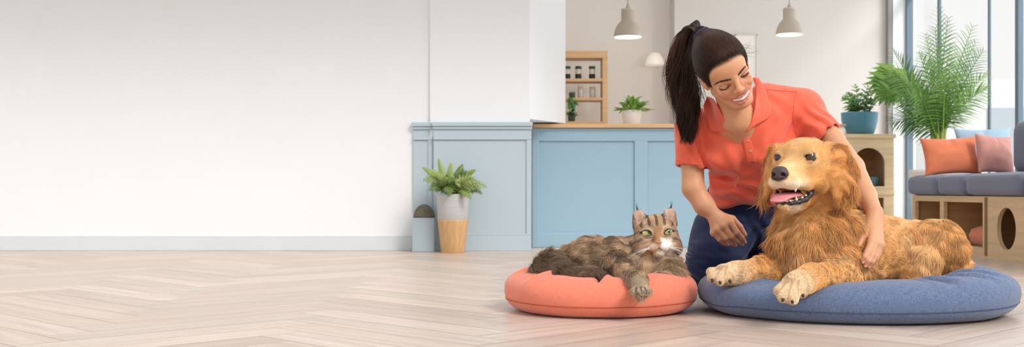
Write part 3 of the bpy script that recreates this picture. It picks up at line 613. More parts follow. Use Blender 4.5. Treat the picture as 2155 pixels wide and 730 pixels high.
def bed_surface(cx, cy, R, a, hgt, folds, seed, dents=()):
    """hgt(theta) is the rim height; returns fn(theta, phi)->xyz"""
    rs = np.random.default_rng(seed); ft = np.sort(rs.random(folds)*2*np.pi); fa = rs.uniform(.3, 1, folds); fw = rs.uniform(.022, .07, folds)
    def S(th, ph):
        h = hgt(th); b = h/2; c, s = np.cos(ph), np.sin(ph); e = .82
        r = R-a+a*np.sign(c)*np.abs(c)**e; z = b+b*np.sign(s)*np.abs(s)**.9
        up = np.clip(s+.25, 0, 1.25); inner = np.clip(.75-c*.8, 0, 1.4); fold = 0
        for t, q, w in zip(ft, fa, fw):
            d = (th-t+np.pi) % (2*np.pi)-np.pi; d = d+.03*np.sin(3*ph+t*5); fold = fold+q*(np.exp(-(d/w)**2)-.5*np.exp(-((d-w*1.8)/w)**2))
        dz = -.018*fold*up*inner; x = cx+r*np.cos(th); y = cy+r*np.sin(th)
        P = np.stack([x, y, z+dz], -1).reshape(-1, 3); P[:, 2] += (.006*fbm(P, 7, 2)*np.clip(up.reshape(-1), 0, 1)); P[:, :2] += (.004*fbm(P+3, 9, 2))[:, None]*np.stack([np.cos(th), np.sin(th)], -1).reshape(-1, 2)
        for q, rad, dep in dents:
            w = np.exp(-(((P-np.array(q))**2).sum(1))/rad**2); P[:, 2] -= dep*w
        P[:, 2] = np.maximum(P[:, 2], .0); return P
    return S
def make_bed(name, cx, cy, R, a, hgt, m, label, cat, seamcol, folds, seed, pad, dents=(), ya=1.0, seam_ph=-.32):
    S = bed_surface(0, 0, R, a, hgt, folds, seed, dents=[((q[0]-cx, q[1]-cy, q[2]), r, d) for q, r, d in dents]); NT, NP = 260, 56
    th, ph = np.meshgrid(np.arange(NT)*2*np.pi/NT-np.pi/2, np.arange(NP)*2*np.pi/NP, indexing='ij'); P = S(th, ph); P[:, 1] *= ya; P += (cx, cy, 0)
    i, j = np.meshgrid(np.arange(NT), np.arange(NP), indexing='ij'); q = lambda a_, b_: (a_ % NT)*NP+b_ % NP
    f = np.stack([q(i, j), q(i+1, j), q(i+1, j+1), q(i, j+1)], -1).reshape(-1, 4); o = mesh_np(name, P, f, m)
    u = o.data.uv_layers.new(name='uv'); li = np.empty(len(o.data.loops), np.int32); o.data.loops.foreach_get('vertex_index', li); per = 2*math.pi*R
    uv = np.stack([(th/(2*np.pi)*per), ph/(2*np.pi)*4.5*a], -1).reshape(-1, 2); u.data.foreach_set('uv', uv[li].astype(np.float32).ravel()); tag(o, label, cat)
    T = S(np.arange(NT+1)*2*np.pi/NT, np.full(NT+1, seam_ph)); T[:, 1] *= ya; T += (cx, cy, 0); MB().tube([Vector(p) for p in T], .0017, 6).build('seam', mat(name+'_seam', seamcol, .9), o, smooth=True)
    # pad inside the ring
    rr = R-a*1.2; v, fc = [(cx, cy, pad)], []
    nr = 14
    for k in range(1, nr+1):
        for t in range(64):
            an = t*2*math.pi/64; r = rr*k/nr; v.append((cx+r*math.cos(an), cy+ya*r*math.sin(an), pad-.03*(k/nr)**3+.004*math.sin(3*an+k)))
    for k in range(nr-1):
        for t in range(64): fc.append((1+k*64+t, 1+k*64+(t+1) % 64, 1+(k+1)*64+(t+1) % 64, 1+(k+1)*64+t))
    mesh_np('inner_pad', v, fc, m, o); return o
cat_bed = make_bed('cat_bed', .275, 3.545, .297, .082, lambda t: .122+.004*np.cos(t*2+1)+.004*np.sin(t)*1.5, m_coral, 'round coral felt pet bed that the tabby cat lies on', 'pet bed', 'b5503b', 16, 3, .07, dents=[(A3(1345, 592, 3.3), .05, .012)])
dog_bed = make_bed('dog_bed', 1.050, 3.49, .477, .115, lambda t: .130+.016*np.cos(t-.9), m_denim, 'large round blue denim pet bed that the golden dog lies on', 'pet bed', '3f4f70', 22, 8, .085, dents=[(A3(1690, 585, 3.18), .07, .022), (A3(1530, 585, 3.33), .08, .014)], ya=.85)
def eyeball(name, c, r, look, iris, parent, r_iris=.72, r_pupil=.4, slit=1.0, m=None):
    """glossy eye: pupil and iris coloured by the angle from the gaze"""
    look = nrm(look); up = np.array([0, 0, 1.]); sx = nrm(np.cross(look, up)); up = np.cross(sx, look); n, k = 64, 48; v, col = [], []
    for i in range(k+1):
        a = math.pi*(i/k)**1.5*1.0
        for j in range(n):
            b = 2*math.pi*j/n; d = look*math.cos(a)+(sx*math.cos(b)+up*math.sin(b))*math.sin(a); v.append(c+r*d)
            u, w = math.sin(a)*math.cos(b), math.sin(a)*math.sin(b); rp = math.hypot(u/slit, w); ri = math.hypot(u, w)
            col.append((.004, .004, .004) if (rp < r_pupil and a < 1.5) else (np.array(iris)*(.55+.9*max(0, ri-r_pupil)/max(.01, r_iris-r_pupil)) if ri < r_iris and a < 1.5 else (.02, .015, .012)))
    f = [(i*n+j, i*n+(j+1) % n, (i+1)*n+(j+1) % n, (i+1)*n+j) for i in range(k) for j in range(n)]
    return mesh_np(name, v, f, m or mat('eye', 'ffffff', .04, attr='Col', coat=1), parent, np.array(col))
class Frame:
    """head axes (towards its own side, forward, up) at a point; the axes are given relative to the line of sight through that point"""
    def __init__(s, O, L, Fw, U, sc):
        O = np.asarray(O, float); a = math.atan2(O[0], O[1]); e = math.atan2(O[2]-H, math.hypot(O[0], O[1]))
        Rz = np.array([[math.cos(a), math.sin(a), 0], [-math.sin(a), math.cos(a), 0], [0, 0, 1]]); Rx = np.array([[1, 0, 0], [0, math.cos(e), -math.sin(e)], [0, math.sin(e), math.cos(e)]])
        s.O = O; s.M = (Rz@Rx)@np.stack([nrm(L), nrm(Fw), nrm(U)], 1)*sc; s.sc = sc; s.R = s.M/sc
    def __call__(s, *l): return s.O+s.M@np.array(l if len(l) == 3 else l[0], float)
    def inv(s, P): return (P-s.O)@s.R/s.sc
    def d(s, *l): return s.R@np.array(l, float)
def make_cat():
    h = Frame(A3(1380.4, 491, 3.5), (.993, .1, .061), (.096, -.994, .058), (-.066, .052, .996), 1.527); s = h.sc; D = A3; B = SDF()
    t = empty('cat', (.27, 3.53, .07), 'long-haired brown tabby cat lying with raised head on the coral pet bed', 'cat')
    # trunk, lying along the bed, chest towards the head
    B.chain([D(1352, 556, 3.55), D(1318, 553, 3.57), D(1262, 560, 3.60), D(1212, 566, 3.63)], [.07, .074, .074, .07], .03, .03)
    B.ell(D(1360, 564, 3.535), (.087, .075, .064), k=.04)
    B.ell(D(1238, 552, 3.60), (.062, .07, .068), k=.03)          # hip
    B.chain([D(1366, 536, 3.56), D(1378, 502, 3.545)], [.078, .058], .03)
    # tail curled along the near side
    tail = [D(1190, 560, 3.62), D(1155, 568, 3.56), D(1150, 576, 3.50), D(1185, 586, 3.44), D(1235, 592, 3.41), D(1275, 596, 3.40)]
    B.chain(tail, [.05, .047, .043, .04, .034, .024], .02, .02)
    # near foreleg over the rim
    leg = [D(1300, 562, 3.45), D(1326, 583, 3.355), D(1342, 592, 3.275), D(1347, 606, 3.235)]
    B.chain(leg, [.045, .032, .027, .025], .02, .012)
    toes = [(1336, 614, 3.215), (1344, 618, 3.205), (1353, 618, 3.205), (1360, 613, 3.215)]
    for x, y, Y in toes: B.cone(D(1347+(x-1348)*.7, 604, 3.235), D(x+(x-1348)*.3, y, Y-.004), .010, .0115, .0025)
    B.chain([D(1405, 560, 3.5), D(1410, 583, 3.43), D(1392, 587, 3.415)], [.034, .026, .024], .02)     # far forepaw tucked
    # head
    B.ell(h(0, -.002, .002), np.array((.042, .038, .036))*s, h.R, .02)
    B.ell(h(0, .016, .012), np.array((.026, .018, .018))*s, h.R, .012)
    for g in (-1, 1):
        B.ell(h(.024*g, .004, -.02), np.array((.022, .028, .022))*s, h.R, .02)
        B.ell(h(.0095*g, .036, -.029), np.array((.0125, .0115, .0095))*s, h.R, .006)
    B.cone(h(0, .024, .012), h(0, .043, -.019), .011*s, .0068*s, .012); B.ell(h(0, .031, -.041), np.array((.011, .01, .008))*s, h.R, .008)
    for g in (-1, 1):
        B.ell(h(.02*g, .042, 0), np.array((.0095, .012, .0065))*s, h.R, .004, 's')
        q = [(h(.026*g, -.006, .022)), (h(.031*g, -.008, .036)), (h(.0345*g, -.01, .052))]
        B.chain(q, [.021*s, .014*s, .0018*s], .008, .004, flat=h.d(.35*g, .94, .1), fs=.42)
        B.chain([h(.0265*g, .0045, .025), h(.031*g, .002, .036), h(.0335*g, -.004, .046)], [.015*s, .010*s, .001], .004, .003, op='s', flat=h.d(.35*g, .94, .1), fs=.5)
    for g in (-1, 1):
        B.chain([h(.0105*g, .0345, -.0045), h(.015*g, .0372, .0048), h(.021*g, .0358, .0072), (h(.0275*g, .0300, .0058)), h(.0315*g, .024, .002)], [.0016*s, .0028*s, .0032*s, .0028*s, .002*s], .003, .002)
        B.chain([h(.0105*g, .0345, -.0045), h(.0155*g, .0358, -.0068), h(.022*g, .034, -.0072), h(.028*g, .0285, -.004), h(.0315*g, .024, .002)], [.0016*s, .0024*s, .0028*s, .0024*s, .002*s], .003, .002)
    P, f = polygonize(B, (-.05, 3.15, .03), (.75, 3.8, .5), .003, 2)
    hl = h.inv(P); headw = smooth01(hl[:, 2], -.075, -.03)*(np.linalg.norm(hl, axis=1) < .08)
    disp = fbm(P, 38, 2)*.004*(1-headw*.9); nv = vnormals(P, f); P = P+nv*(disp*(1-np.exp(-segdist(P, leg[2:])**2/.03**2)))[:, None]; nv = vnormals(P, f)
    brown, dark, pale, white = (np.array(lin(c)) for c in ('b49576', '55453a', 'd6bfa2', 'f6f1ea'))
    def color(R):
        q = h.inv(R); n = len(R); u = R[:, 0]*1.0+.35*R[:, 1]; w = u*105+fbm(R, 16, 2)*3.2+R[:, 2]*25
        st = smooth01(np.sin(w), -.2, .9)*np.clip(.75+.5*fbm(R+8, 12, 1), 0, 1); c = brown+(dark-brown)*(st*.8)[:, None]; mott = np.clip(.5+.5*fbm(R+2, 30, 2), 0, 1); c = c*(.82+.36*mott)[:, None]
        low = smooth01(.15-R[:, 2], 0, .05)*(segdist(R, tail) > .06); c = c+(pale-c)*(low*.45)[:, None]
        tl = segdist(R, tail); k = smooth01(.075-tl, 0, .03)*(R[:, 1] < 3.56)*(R[:, 0] < .3); c = c+(dark*1.15-c)*(k*.75)[:, None]
        # head markings
        hd = smooth01(q[:, 2], -.06, -.035)*(np.abs(q[:, 0]) < .06)*(q[:, 1] > -.05)
        base = brown*1.02+0*c; stripes = smooth01(np.sin(np.abs(q[:, 0])*430+1.6+fbm(R, 40, 1)*.6), .2, .7)*smooth01(q[:, 2], .008, .016)*(q[:, 1] > -.02); base = base+(dark*.8-base)*(stripes*.85)[:, None]
        ck = smooth01(np.sin(q[:, 2]*330+np.abs(q[:, 0])*160+.6), .4, .8)*smooth01(np.abs(q[:, 0]), .021, .028)*(q[:, 2] < .004)*(q[:, 2] > -.04); base = base+(dark-base)*(ck*.7)[:, None]
        ruff = smooth01(-q[:, 2], .03, .05); base = base+(pale*.95-base)*(ruff*.7)[:, None]
        eyeR = np.minimum(np.linalg.norm(q-np.array([.02, .033, 0]), axis=1), np.linalg.norm(q-np.array([-.02, .033, 0]), axis=1)); base = base+(pale-base)*(smooth01(.0155-eyeR, 0, .003)*.6)[:, None]; lid = np.full(n, 9.)
        for g in (-1, 1): lid = np.minimum(lid, segdist(q, [(.0115*g, .036, -.0045), (.0155*g, .0385, .0032), (.021*g, .0375, .0055), (.027*g, .0325, .0045), (.031*g, .026, .002), (.0275*g, .031, -.003), (.022*g, .0362, -.0055), (.0158*g, .0375, -.0055), (.0115*g, .036, -.0045)]))
        base = base+(dark*.3-base)*smooth01(.0022-lid, 0, .0012)[:, None]
        br = np.exp(-(q[:, 0]/.007)**2)*(q[:, 1] > .025)*(q[:, 2] > -.026)*(q[:, 2] < .008); base = base+(np.array(lin('b98458'))-base)*(br*.8)[:, None]
        muz = smooth01(q[:, 1], .024, .032)*smooth01(-q[:, 2], .018, .024)*smooth01(.055-np.abs(q[:, 2]), 0, .008); base = base+(pale*1.08-base)*(muz*.8)[:, None]
        wh = smooth01(q[:, 0]-(.001-.3*np.clip(-.02-q[:, 2], -.1, .1)*0), 0, .004)*smooth01(q[:, 1], .008, .022)*smooth01(-q[:, 2], .008, .016)*smooth01(.05+q[:, 2], 0, .008)*smooth01(.024-np.abs(q[:, 0]-.006), 0, .008); base = base+(white-base)*wh[:, None]
        chin = np.exp(-((q-np.array([.002, .033, -.042]))**2).sum(1)/.009**2); base = base+(white-base)*(chin*.9)[:, None]
        ear = smooth01(q[:, 2], .026, .031)*(np.abs(q[:, 0]) > .018); base = base+(brown*.8-base)*(ear*.6)[:, None]
        inn = np.zeros(n)
        for g in (-1, 1): inn = np.maximum(inn, smooth01(.0115-segdist(q, [(.0265*g, .004, .022), (.031*g, .001, .036), (.0335*g, -.004, .045)]), 0, .003))
        base = base+(np.array(lin('dcb9a8'))-base)*(inn*.9)[:, None]
        tip = smooth01(q[:, 2], .047, .052); base = base+(dark*.3-base)*tip[:, None]
        c = c+(base-c)*hd[:, None]
        pw = smooth01(.05-np.linalg.norm(R-leg[3], axis=1), 0, .02); c = c+(np.array(lin('b3a087'))-c)*(pw*.8)[:, None]
        td = np.sort(np.stack([segdist(R, [D(1347+(x-1348)*.7, 604, 3.235), D(x+(x-1348)*.3, y+6, Y-.01)]) for x, y, Y in toes], 1), 1); gap_shade = smooth01(.0032-(td[:, 1]-td[:, 0]), 0, .002)*(td[:, 0] < .02)*(np.linalg.norm(R-leg[3], axis=1) < .045)*(R[:, 2] < leg[3][2]+.006); c = c+(dark*.7-c)*(gap_shade*.85)[:, None]; return c  # shade between the toes painted into the coat colour
    body = mesh_np('body', P, f, mat('cat_skin', 'ffffff', .9, attr='Col', spec=.1), t, color(P)*.75)
    # fur
    hm = hair_mat('cat_hair', rough=.5, spec=.25)
    eyeD = lambda R: np.minimum(np.linalg.norm(h.inv(R)-np.array([.02, .033, 0]), axis=1), np.linalg.norm(h.inv(R)-np.array([-.02, .033, 0]), axis=1))
    def isface(R): q = h.inv(R); return smooth01(q[:, 2], -.075, -.04)*smooth01(.085-np.linalg.norm(q, axis=1), 0, .02)
    def flow(R, n):
        q = h.inv(R); fa = isface(R)[:, None]; away = q-np.array([0, .06, -.008]); away = away@h.R.T; away /= np.linalg.norm(away, axis=1)[:, None]
        earw = (smooth01(q[:, 2], .022, .03)*(np.abs(q[:, 0]) > .014))[:, None]; away = away*(1-earw)+earw*h.d(0, -.2, 1)
        bod = np.tile([-.85, .12, -.45], (len(R), 1)); ch = smooth01(R[:, 0], .3, .36)[:, None]; bod = bod*(1-ch)+ch*(np.array([0, -.15, -1.])+np.stack([(R[:, 0]-.41)*6, 0*R[:, 0], 0*R[:, 0]], 1))
        td = segdist(R, tail)[:, None]; k = smooth01(.07-td, 0, .02)*((R[:, 1] < 3.58) & (R[:, 0] < .3))[:, None]; bod = bod*(1-k)+k*np.array([.75, -.2, -.35])
        ld = segdist(R, leg)[:, None]; k = smooth01(.06-ld, 0, .02); bod = bod*(1-k)+k*nrm(leg[3]-leg[1]); return bod*(1-fa)+away*fa
    def length(R):
        q = h.inv(R); fa = isface(R); ld = segdist(R, leg); paw = smooth01(.05-np.linalg.norm(R-leg[3], axis=1), 0, .025); l = .036+.012*vnoise(R, 20); l = l+.014*smooth01(R[:, 0], .34, .38)*smooth01(R[:, 2], .12, .16); td = segdist(R, tail); l = np.where((td < .06) & (R[:, 0] < .3), .04, l)
        nk = smooth01(-q[:, 2], .05, .07)*smooth01(.16+q[:, 2], 0, .04)*(np.linalg.norm(q-np.array([0, 0, -.08]), axis=1) < .08); l = l+.012*nk; ruff = smooth01(np.abs(q[:, 0])*.6-q[:, 2], .035, .06); face = .0075+.03*ruff; face = face*(1-.45*smooth01(q[:, 2], .025, .03))
        muz = smooth01(q[:, 1], .026, .034); face = face*(1-muz)+.0035*muz; l = l*(1-fa)+face*fa; l = l*(1-.6*smooth01(.055-ld, 0, .02)); l = l*(1-.55*smooth01(.06-np.linalg.norm(R-D(1402, 584, 3.42), axis=1), 0, .03)); return l*(1-paw)+.0035*paw
    innw = lambda q: np.maximum(*[smooth01(.0095-segdist(q, [(.0265*g, .004, .022), (.031*g, .001, .036), (.0335*g, -.004, .045)]), 0, .003) for g in (-1, 1)])
    wgt = np.clip(.3-nv[:, 1]+.5*nv[:, 2], .08, 1)*(P[:, 2] > .06)*(eyeD(P) > .0112); q = h.inv(P); wgt *= 1-.97*(np.linalg.norm(q-np.array([0, .046, -.022]), axis=1) < .006); wgt *= (1+1.6*isface(P))*(1-.97*innw(q))
    fur(P, f, nv, 80000, wgt, flow, length, lambda R: .42-.2*isface(R), color, 6, 0.00048, .8, 62, droop=.12, wave=.06, name='fur', m=hm, parent=t)
    # face pieces
    for g in (-1, 1): eyeball('eye', h(.0198*g, .0262, 0), .0106*s, h.d(.28, .95, .03), lin('bdb878'), t, 1.0, .33, .72)
    nb = SDF(); nb.ell(h(0, .0475, -.0205), np.array((.0058, .003, .0032))*s, h.R, .003); nb.cone(h(0, .0465, -.021), h(0, .0455, -.026), .0026*s, .0014*s, .003); p, ff = polygonize(nb, h(0, .046, -.022)-.02, h(0, .046, -.022)+.02, .0009, 1); mesh_np('nose', p, ff, mat('cat_nose', 'c07a62', .45), t)
    mo = MB(); 
    mo.tube([h(0, .0462, -.025), h(0, .0455, -.031)], .0008, 5); 
    for g in (-1, 1): mo.tube([h(0, .0457, -.0312), h(.005*g, .0452, -.0345), h(.011*g, .0425, -.0352), h(.017*g, .037, -.033)], [.0009, .001, .0009, .0004], 5)
    mo.build('mouth', mat('cat_mouth', '6b4a42', .6), t, smooth=True)
    wr = []
    for g in (-1, 1):
        for k in range(9):
            a = -.5+k*.11; b0 = h((.012+.001*(k % 3))*g, .043, -.027-.0035*(k//3)); dr = h.d(g*1.0, .25-.05*k, a*.8); Lw = .05+.025*RNG.random(); wr.append([b0+dr*Lw*u+np.array([0, 0, -.35*Lw*u*u]) for u in np.linspace(0, 1, 6)])
        for k in range(5):
            b0 = h(.0265*g, .003, .024+.004*k); wr.append([b0+h.d(-g*.5, .3, .8)*(.022*u) for u in np.linspace(0, 1, 6)])
        for k in range(6):
            b0 = h(.0342*g+.0004*k, -.009, .0505); wr.append([b0+h.d(.12*g+.04*(k-3), -.1, 1)*(.02*u) for u in np.linspace(0, 1, 6)])
    wr = np.array(wr); cc = np.tile(lin('f4efe8'), (len(wr), 1)); 
    for g in range(2): cc[g*20+14:g*20+20] = lin('2c241f')
    strands('whisker', wr, np.tile(np.linspace(.00045, .0001, 6), (len(wr), 1)), cc, hm, t)
    for x, y, Y in toes: MB().tube([D(x, y+4, Y-.004), D(x, y+6.5, Y-.009)], [.0024, .0006], 6).build('claw', mat('claw', '8a7a6c', .4), t, smooth=True)
make_cat()
def make_dog():
    h = Frame(A3(1679, 331, 3.34), (.93, -.367, 0), (-.367, -.93, .012), (0, .012, 1), 1.132); s = h.sc; D = A3; B = SDF()
    t = empty('dog', (1.05, 3.5, .08), 'golden long-haired dog lying on the blue denim pet bed with open mouth', 'dog')
    # trunk
    B.chain([D(1725, 520, 3.45), D(1790, 530, 3.49), D(1860, 532, 3.54), D(1965, 537, 3.62)], [.115, .112, .106, .102], .04, .04)
    B.ell(D(1708, 522, 3.42), (.118, .11, .12), k=.05)
    B.ell(D(1785, 522, 3.41), (.062, .065, .095), k=.04)          # shoulder
    B.chain([D(1712, 470, 3.46), D(1712, 400, 3.47), D(1704, 350, 3.43)], [.10, .088, .076], .04, .03)
    B.ell(D(1970, 521, 3.51), (.09, .085, .088), k=.012)        # haunch
    B.chain([D(1990, 540, 3.51), D(2022, 566, 3.51)], [.06, .035], .02)
    B.chain([D(1945, 550, 3.46), D(1925, 585, 3.43)], [.055, .045], .015)
    B.chain([D(2000, 545, 3.66), D(2035, 575, 3.66)], [.045, .03], .03)
    # forelegs
    near = [D(1800, 555, 3.42), D(1765, 580, 3.30), D(1706, 584, 3.175), D(1672, 601, 3.085)]
    B.chain(near, [.07, .047, .037, .036], .025, .015)
    ntoe = [(1640, 613, 3.055), (1648, 625, 3.02), (1667, 629, 3.015), (1688, 615, 3.045)]
    far = [D(1648, 560, 3.42), D(1610, 572, 3.39), D(1552, 575, 3.345), D(1524, 578, 3.335)]
    B.chain(far, [.055, .042, .033, .032], .02, .015)
    ftoe = [(1497, 573, 3.33), (1499, 584, 3.30), (1515, 589, 3.285), (1535, 586, 3.29)]
    for (x, y, Y) in ntoe: B.cone(D(1671+(x-1664)*.55, 601, 3.08), D(x, y, Y), .020, .0165, .008)
    for (x, y, Y) in ftoe: B.cone(D(1522+(x-1511)*.3, 577, 3.325), D(x, y, Y), .019, .0155, .008)
    # head
    B.ell(h(0, -.042, -.008), np.array((.07, .072, .06))*s, h.R, .03)
    B.ell(h(0, .0, .002), np.array((.052, .035, .034))*s, h.R, .02)
    for g in (-1, 1):
        B.ell(h(.036*g, .008, .016), np.array((.02, .018, .012))*s, h.R, .012)
        B.ell(h(.05*g, -.012, -.05), np.array((.03, .045, .042))*s, h.R, .03)
        B.ell(h(.021*g, .082, -.064), np.array((.019, .036, .019))*s, h.R, .012)
        B.ell(h(.037*g, .04, -.066), np.array((.018, .032, .02))*s, h.R, .014)
    B.cone(h(0, .01, -.03), h(0, .104, -.05), .04*s, .0265*s, .02)
    B.chain([h(0, -.04, -.095), h(0, .03, -.108), h(0, .082, -.122)], [.04*s, .03*s, .019*s], .02, .02)
    B.ell(h(0, .07, -.0935), np.array((.027, .058, .0125))*s, h.R@np.array([[1, 0, 0], [0, .985, .17], [0, -.17, .985]]), .008, 's')
    for g in (-1, 1):
        B.ell(h(.0425*g, .026, 0), np.array((.0125, .012, .0095))*s, h.R, .006, 's')
        B.chain([h(.028*g, .030, -.003), h(.036*g, .0335, .0078), h(.044*g, .03, .0102), h(.055*g, .019, .001)], [.003*s, .0045*s, .005*s, .0035*s], .006, .003)
        B.chain([h(.028*g, .030, -.003), h(.036*g, .0315, -.0098), h(.045*g, .0275, -.0095), h(.055*g, .019, .001)], [.003*s, .004*s, .0045*s, .0035*s], .006, .003)
        # ear flap, hanging from the side of the skull
        n_ = h.d(.8*g, .6, 0); w_ = h.d(.6*g, -.8, 0); dn = np.array([0, 0, -1.]); E = np.stack([n_, w_, np.cross(n_, w_)], 1)
        B.chain([h(.062*g, -.045, .016), h(.084*g, -.052, .004), h(.098*g, -.055, -.03), h(.102*g, -.042, -.072), h(.098*g, -.026, -.1)], [.018*s, .029*s, .037*s, .031*s, .017*s], .007, .02, flat=n_, fs=.30)
    P, f = polygonize(B, (.5, 2.9, .03), (1.65, 4.0, .62), .0036, 2)
    q0 = h.inv(P); hw = (smooth01(q0[:, 2], -.16, -.12)*smooth01(.16-np.linalg.norm(q0, axis=1), 0, .03))*(np.abs(q0[:, 0]) < .072)
    dl = np.minimum(segdist(P, near[2:]+[D(1660, 622, 3.02)]), segdist(P, far[2:]+[D(1505, 583, 3.3)])); nv = vnormals(P, f)
    P = P+nv*(fbm(P, 26, 3)*.008*(1-.7*smooth01(P[:, 0], 1.05, 1.12))*(1-.95*hw)*(1-.85*smooth01(.16-np.linalg.norm(q0, axis=1), 0, .03)*(q0[:, 2] > -.13))*smooth01(dl, .04, .08))[:, None]; nv = vnormals(P, f)
    gold, deep, pale, cream = (np.array(lin(c)) for c in ('dca566', 'bd7b3e', 'ecc794', 'f3e2c8'))
    def color(R):
        q = h.inv(R); n = len(R); c = np.tile(gold, (n, 1)); tb = smooth01(R[:, 0], 1.05, 1.12); mo = np.clip(.5+.7*fbm(R*np.array([1, 1, 1])+0, 16, 2)*(1-.9*tb)-.2*tb, 0, 1); c = c+(deep-c)*(.42*mo)[:, None]; ml = np.clip(.9*fbm(R+4, 21, 2), 0, 1); c = c+(pale-c)*(.7*ml*(1-.75*tb))[:, None]
        ch = np.exp(-((R-D(1740, 560, 3.32))/np.array([.12, .2, .06]))**2).prod(1); c = c+(pale-c)*(ch*.5)[:, None]
        ha = np.exp(-(((R-D(1935, 520, 3.43))/np.array([.06, .1, .1]))**2).sum(1)); c = c+(pale-c)*(ha*.55)[:, None]
        ld = np.minimum(segdist(R, near[1:]+[D(1660, 622, 3.02)]), segdist(R, far[1:]+[D(1505, 583, 3.3)])); k = smooth01(.062-ld, 0, .02)
        pd = np.minimum(np.linalg.norm(R-D(1662, 615, 3.04), axis=1), np.linalg.norm(R-D(1512, 582, 3.3), axis=1)); lc = gold*1.05+(cream*.45+pale*.5-gold*1.05)*smooth01(.16-pd, 0, .11)[:, None]; c = c+(lc-c)*(k*.9)[:, None]
        for tt, ax_, bx_, by_, bY in ((ntoe, 1664, 1671, 601, 3.08), (ftoe, 1511, 1522, 577, 3.325)):
            td = np.sort(np.stack([segdist(R, [D(bx_+(x-ax_)*.5, by_, bY), D(x, y+6, Y-.012)]) for x, y, Y in tt], 1), 1); gap_shade = smooth01(.0038-(td[:, 1]-td[:, 0]), 0, .0025)*(td[:, 0] < .028)*(np.linalg.norm(R-D(ax_, by_+8, bY-.03), axis=1) < .055); c = c+(gold*.6-c)*(gap_shade*.5)[:, None]  # toe creases: shade put into the fur colour as darker lines
        hd = smooth01(q[:, 2], -.17, -.13)*smooth01(.17-np.linalg.norm(q, axis=1), 0, .03); b = np.tile(gold*1.03, (n, 1))
        br = np.exp(-((q[:, 0])/.018)**2)*smooth01(q[:, 2], -.03, .0); b = b+(pale-b)*(.35*br)[:, None]
        mz = smooth01(q[:, 1], .03, .085)*(np.abs(q[:, 0]) < .06); b = b+(pale*1.03-b)*(mz*.85)[:, None]
        lip = smooth01(q[:, 1], .05, .095)*smooth01(-q[:, 2], .048, .066); b = b+(cream*.98-b)*(lip*.85)[:, None]
        jaw = smooth01(q[:, 1], .03, .06)*smooth01(-q[:, 2], .108, .116); b = b+(cream-b)*jaw[:, None]
        eR = np.minimum(np.linalg.norm(q-np.array([.042, .025, 0]), axis=1), np.linalg.norm(q-np.array([-.042, .025, 0]), axis=1)); b = b+(pale*1.05-b)*(smooth01(.026-eR, 0, .008)*.45)[:, None]
        lid = np.full(n, 9.)
        for g in (-1, 1): lid = np.minimum(lid, segdist(q, [(.0305*g, .032, -.003), (.037*g, .0355, .0045), (.044*g, .032, .0065), (.053*g, .022, .001), (.045*g, .0295, -.0065), (.037*g, .0335, -.0065), (.0305*g, .032, -.003)]))
        b = b+(np.array([.02, .013, .01])-b)*smooth01(.0042-lid, 0, .0022)[:, None]
        earm = smooth01(np.abs(q[:, 0]), .072, .08)*(q[:, 2] > -.135); b = b+((gold*.3+deep*.75)-b)*(earm*.9)[:, None]
        # inside of the mouth
        mouth = smooth01(1.12-np.sqrt(((q-np.array([0, .07, -.0935]))/np.array([.0285, .0595, .0155])**1).__pow__(2).sum(1)), 0, .1); b = b+(np.array(lin('5a2c30'))-b)*mouth[:, None]
        ns = smooth01(.024-np.linalg.norm((q-np.array([0, .12, -.044]))*np.array([1, 1, 1.25]), axis=1), 0, .004); b = b+(np.array(lin('2c2223'))-b)*ns[:, None]
        c = c+(b-c)*hd[:, None]; return c
    body = mesh_np('body', P, f, mat('dog_skin', 'ffffff', .85, attr='Col', spec=.15), t, color(P)*.7)
    hm = hair_mat('dog_hair', rough=.42, spec=.3)
    # fur
    def hd_(R): q = h.inv(R); return smooth01(q[:, 2], -.17, -.145)*smooth01(.155-np.linalg.norm(q-np.array([0, .03, -.035]), axis=1), 0, .025)
    def ear_(R): q = h.inv(R); return smooth01(np.abs(q[:, 0]), .07, .078)*hd_(R)
    def legd(R): return segdist(R, near+[D(1660, 620, 3.02)]), segdist(R, far+[D(1505, 583, 3.3)])
    def flow(R, n):
        q = h.inv(R); k = hd_(R)[:, None]; aw = q-np.array([0, .135, -.045]); aw[:, 2] *= .8; aw = aw@h.R.T; aw /= np.linalg.norm(aw, axis=1)[:, None]; e = ear_(R)[:, None]
        ed = np.array([0, 0, -1.])+h.d(0, -1, 0)*(.15+.5*smooth01(-q[:, 1:2], .05, .09)); aw = aw*(1-e)+ed*e
        bod = np.tile([.8, .28, -.42], (len(R), 1)); cw = smooth01(-(R[:, 0]-1.09), 0, .1)[:, None]; chf = np.array([0, 0, -1.])+np.stack([(R[:, 0]-.92)*2.5+.25*vnoise(R, 12), -.3+0*R[:, 0], .15*vnoise(R+3, 15)], 1)
        bod = bod*(1-cw)+cw*chf; hau = smooth01(.125-np.linalg.norm(R-D(1970, 525, 3.46), axis=1), 0, .02)[:, None]; bod = bod*(1-hau)+hau*(np.array([-.1, 0, -1.])+np.stack([(R[:, 0]-1.31)*5, 0*R[:, 0], 0*R[:, 0]], 1))
        la, lb = legd(R)
        for L_, dd in ((near, la), (far, lb)): kk = smooth01(.065-dd, 0, .02)[:, None]; bod = bod*(1-kk)+kk*(nrm(L_[3]-L_[1])+np.array([0, 0, -.25]))
        return bod*(1-k)+aw*k
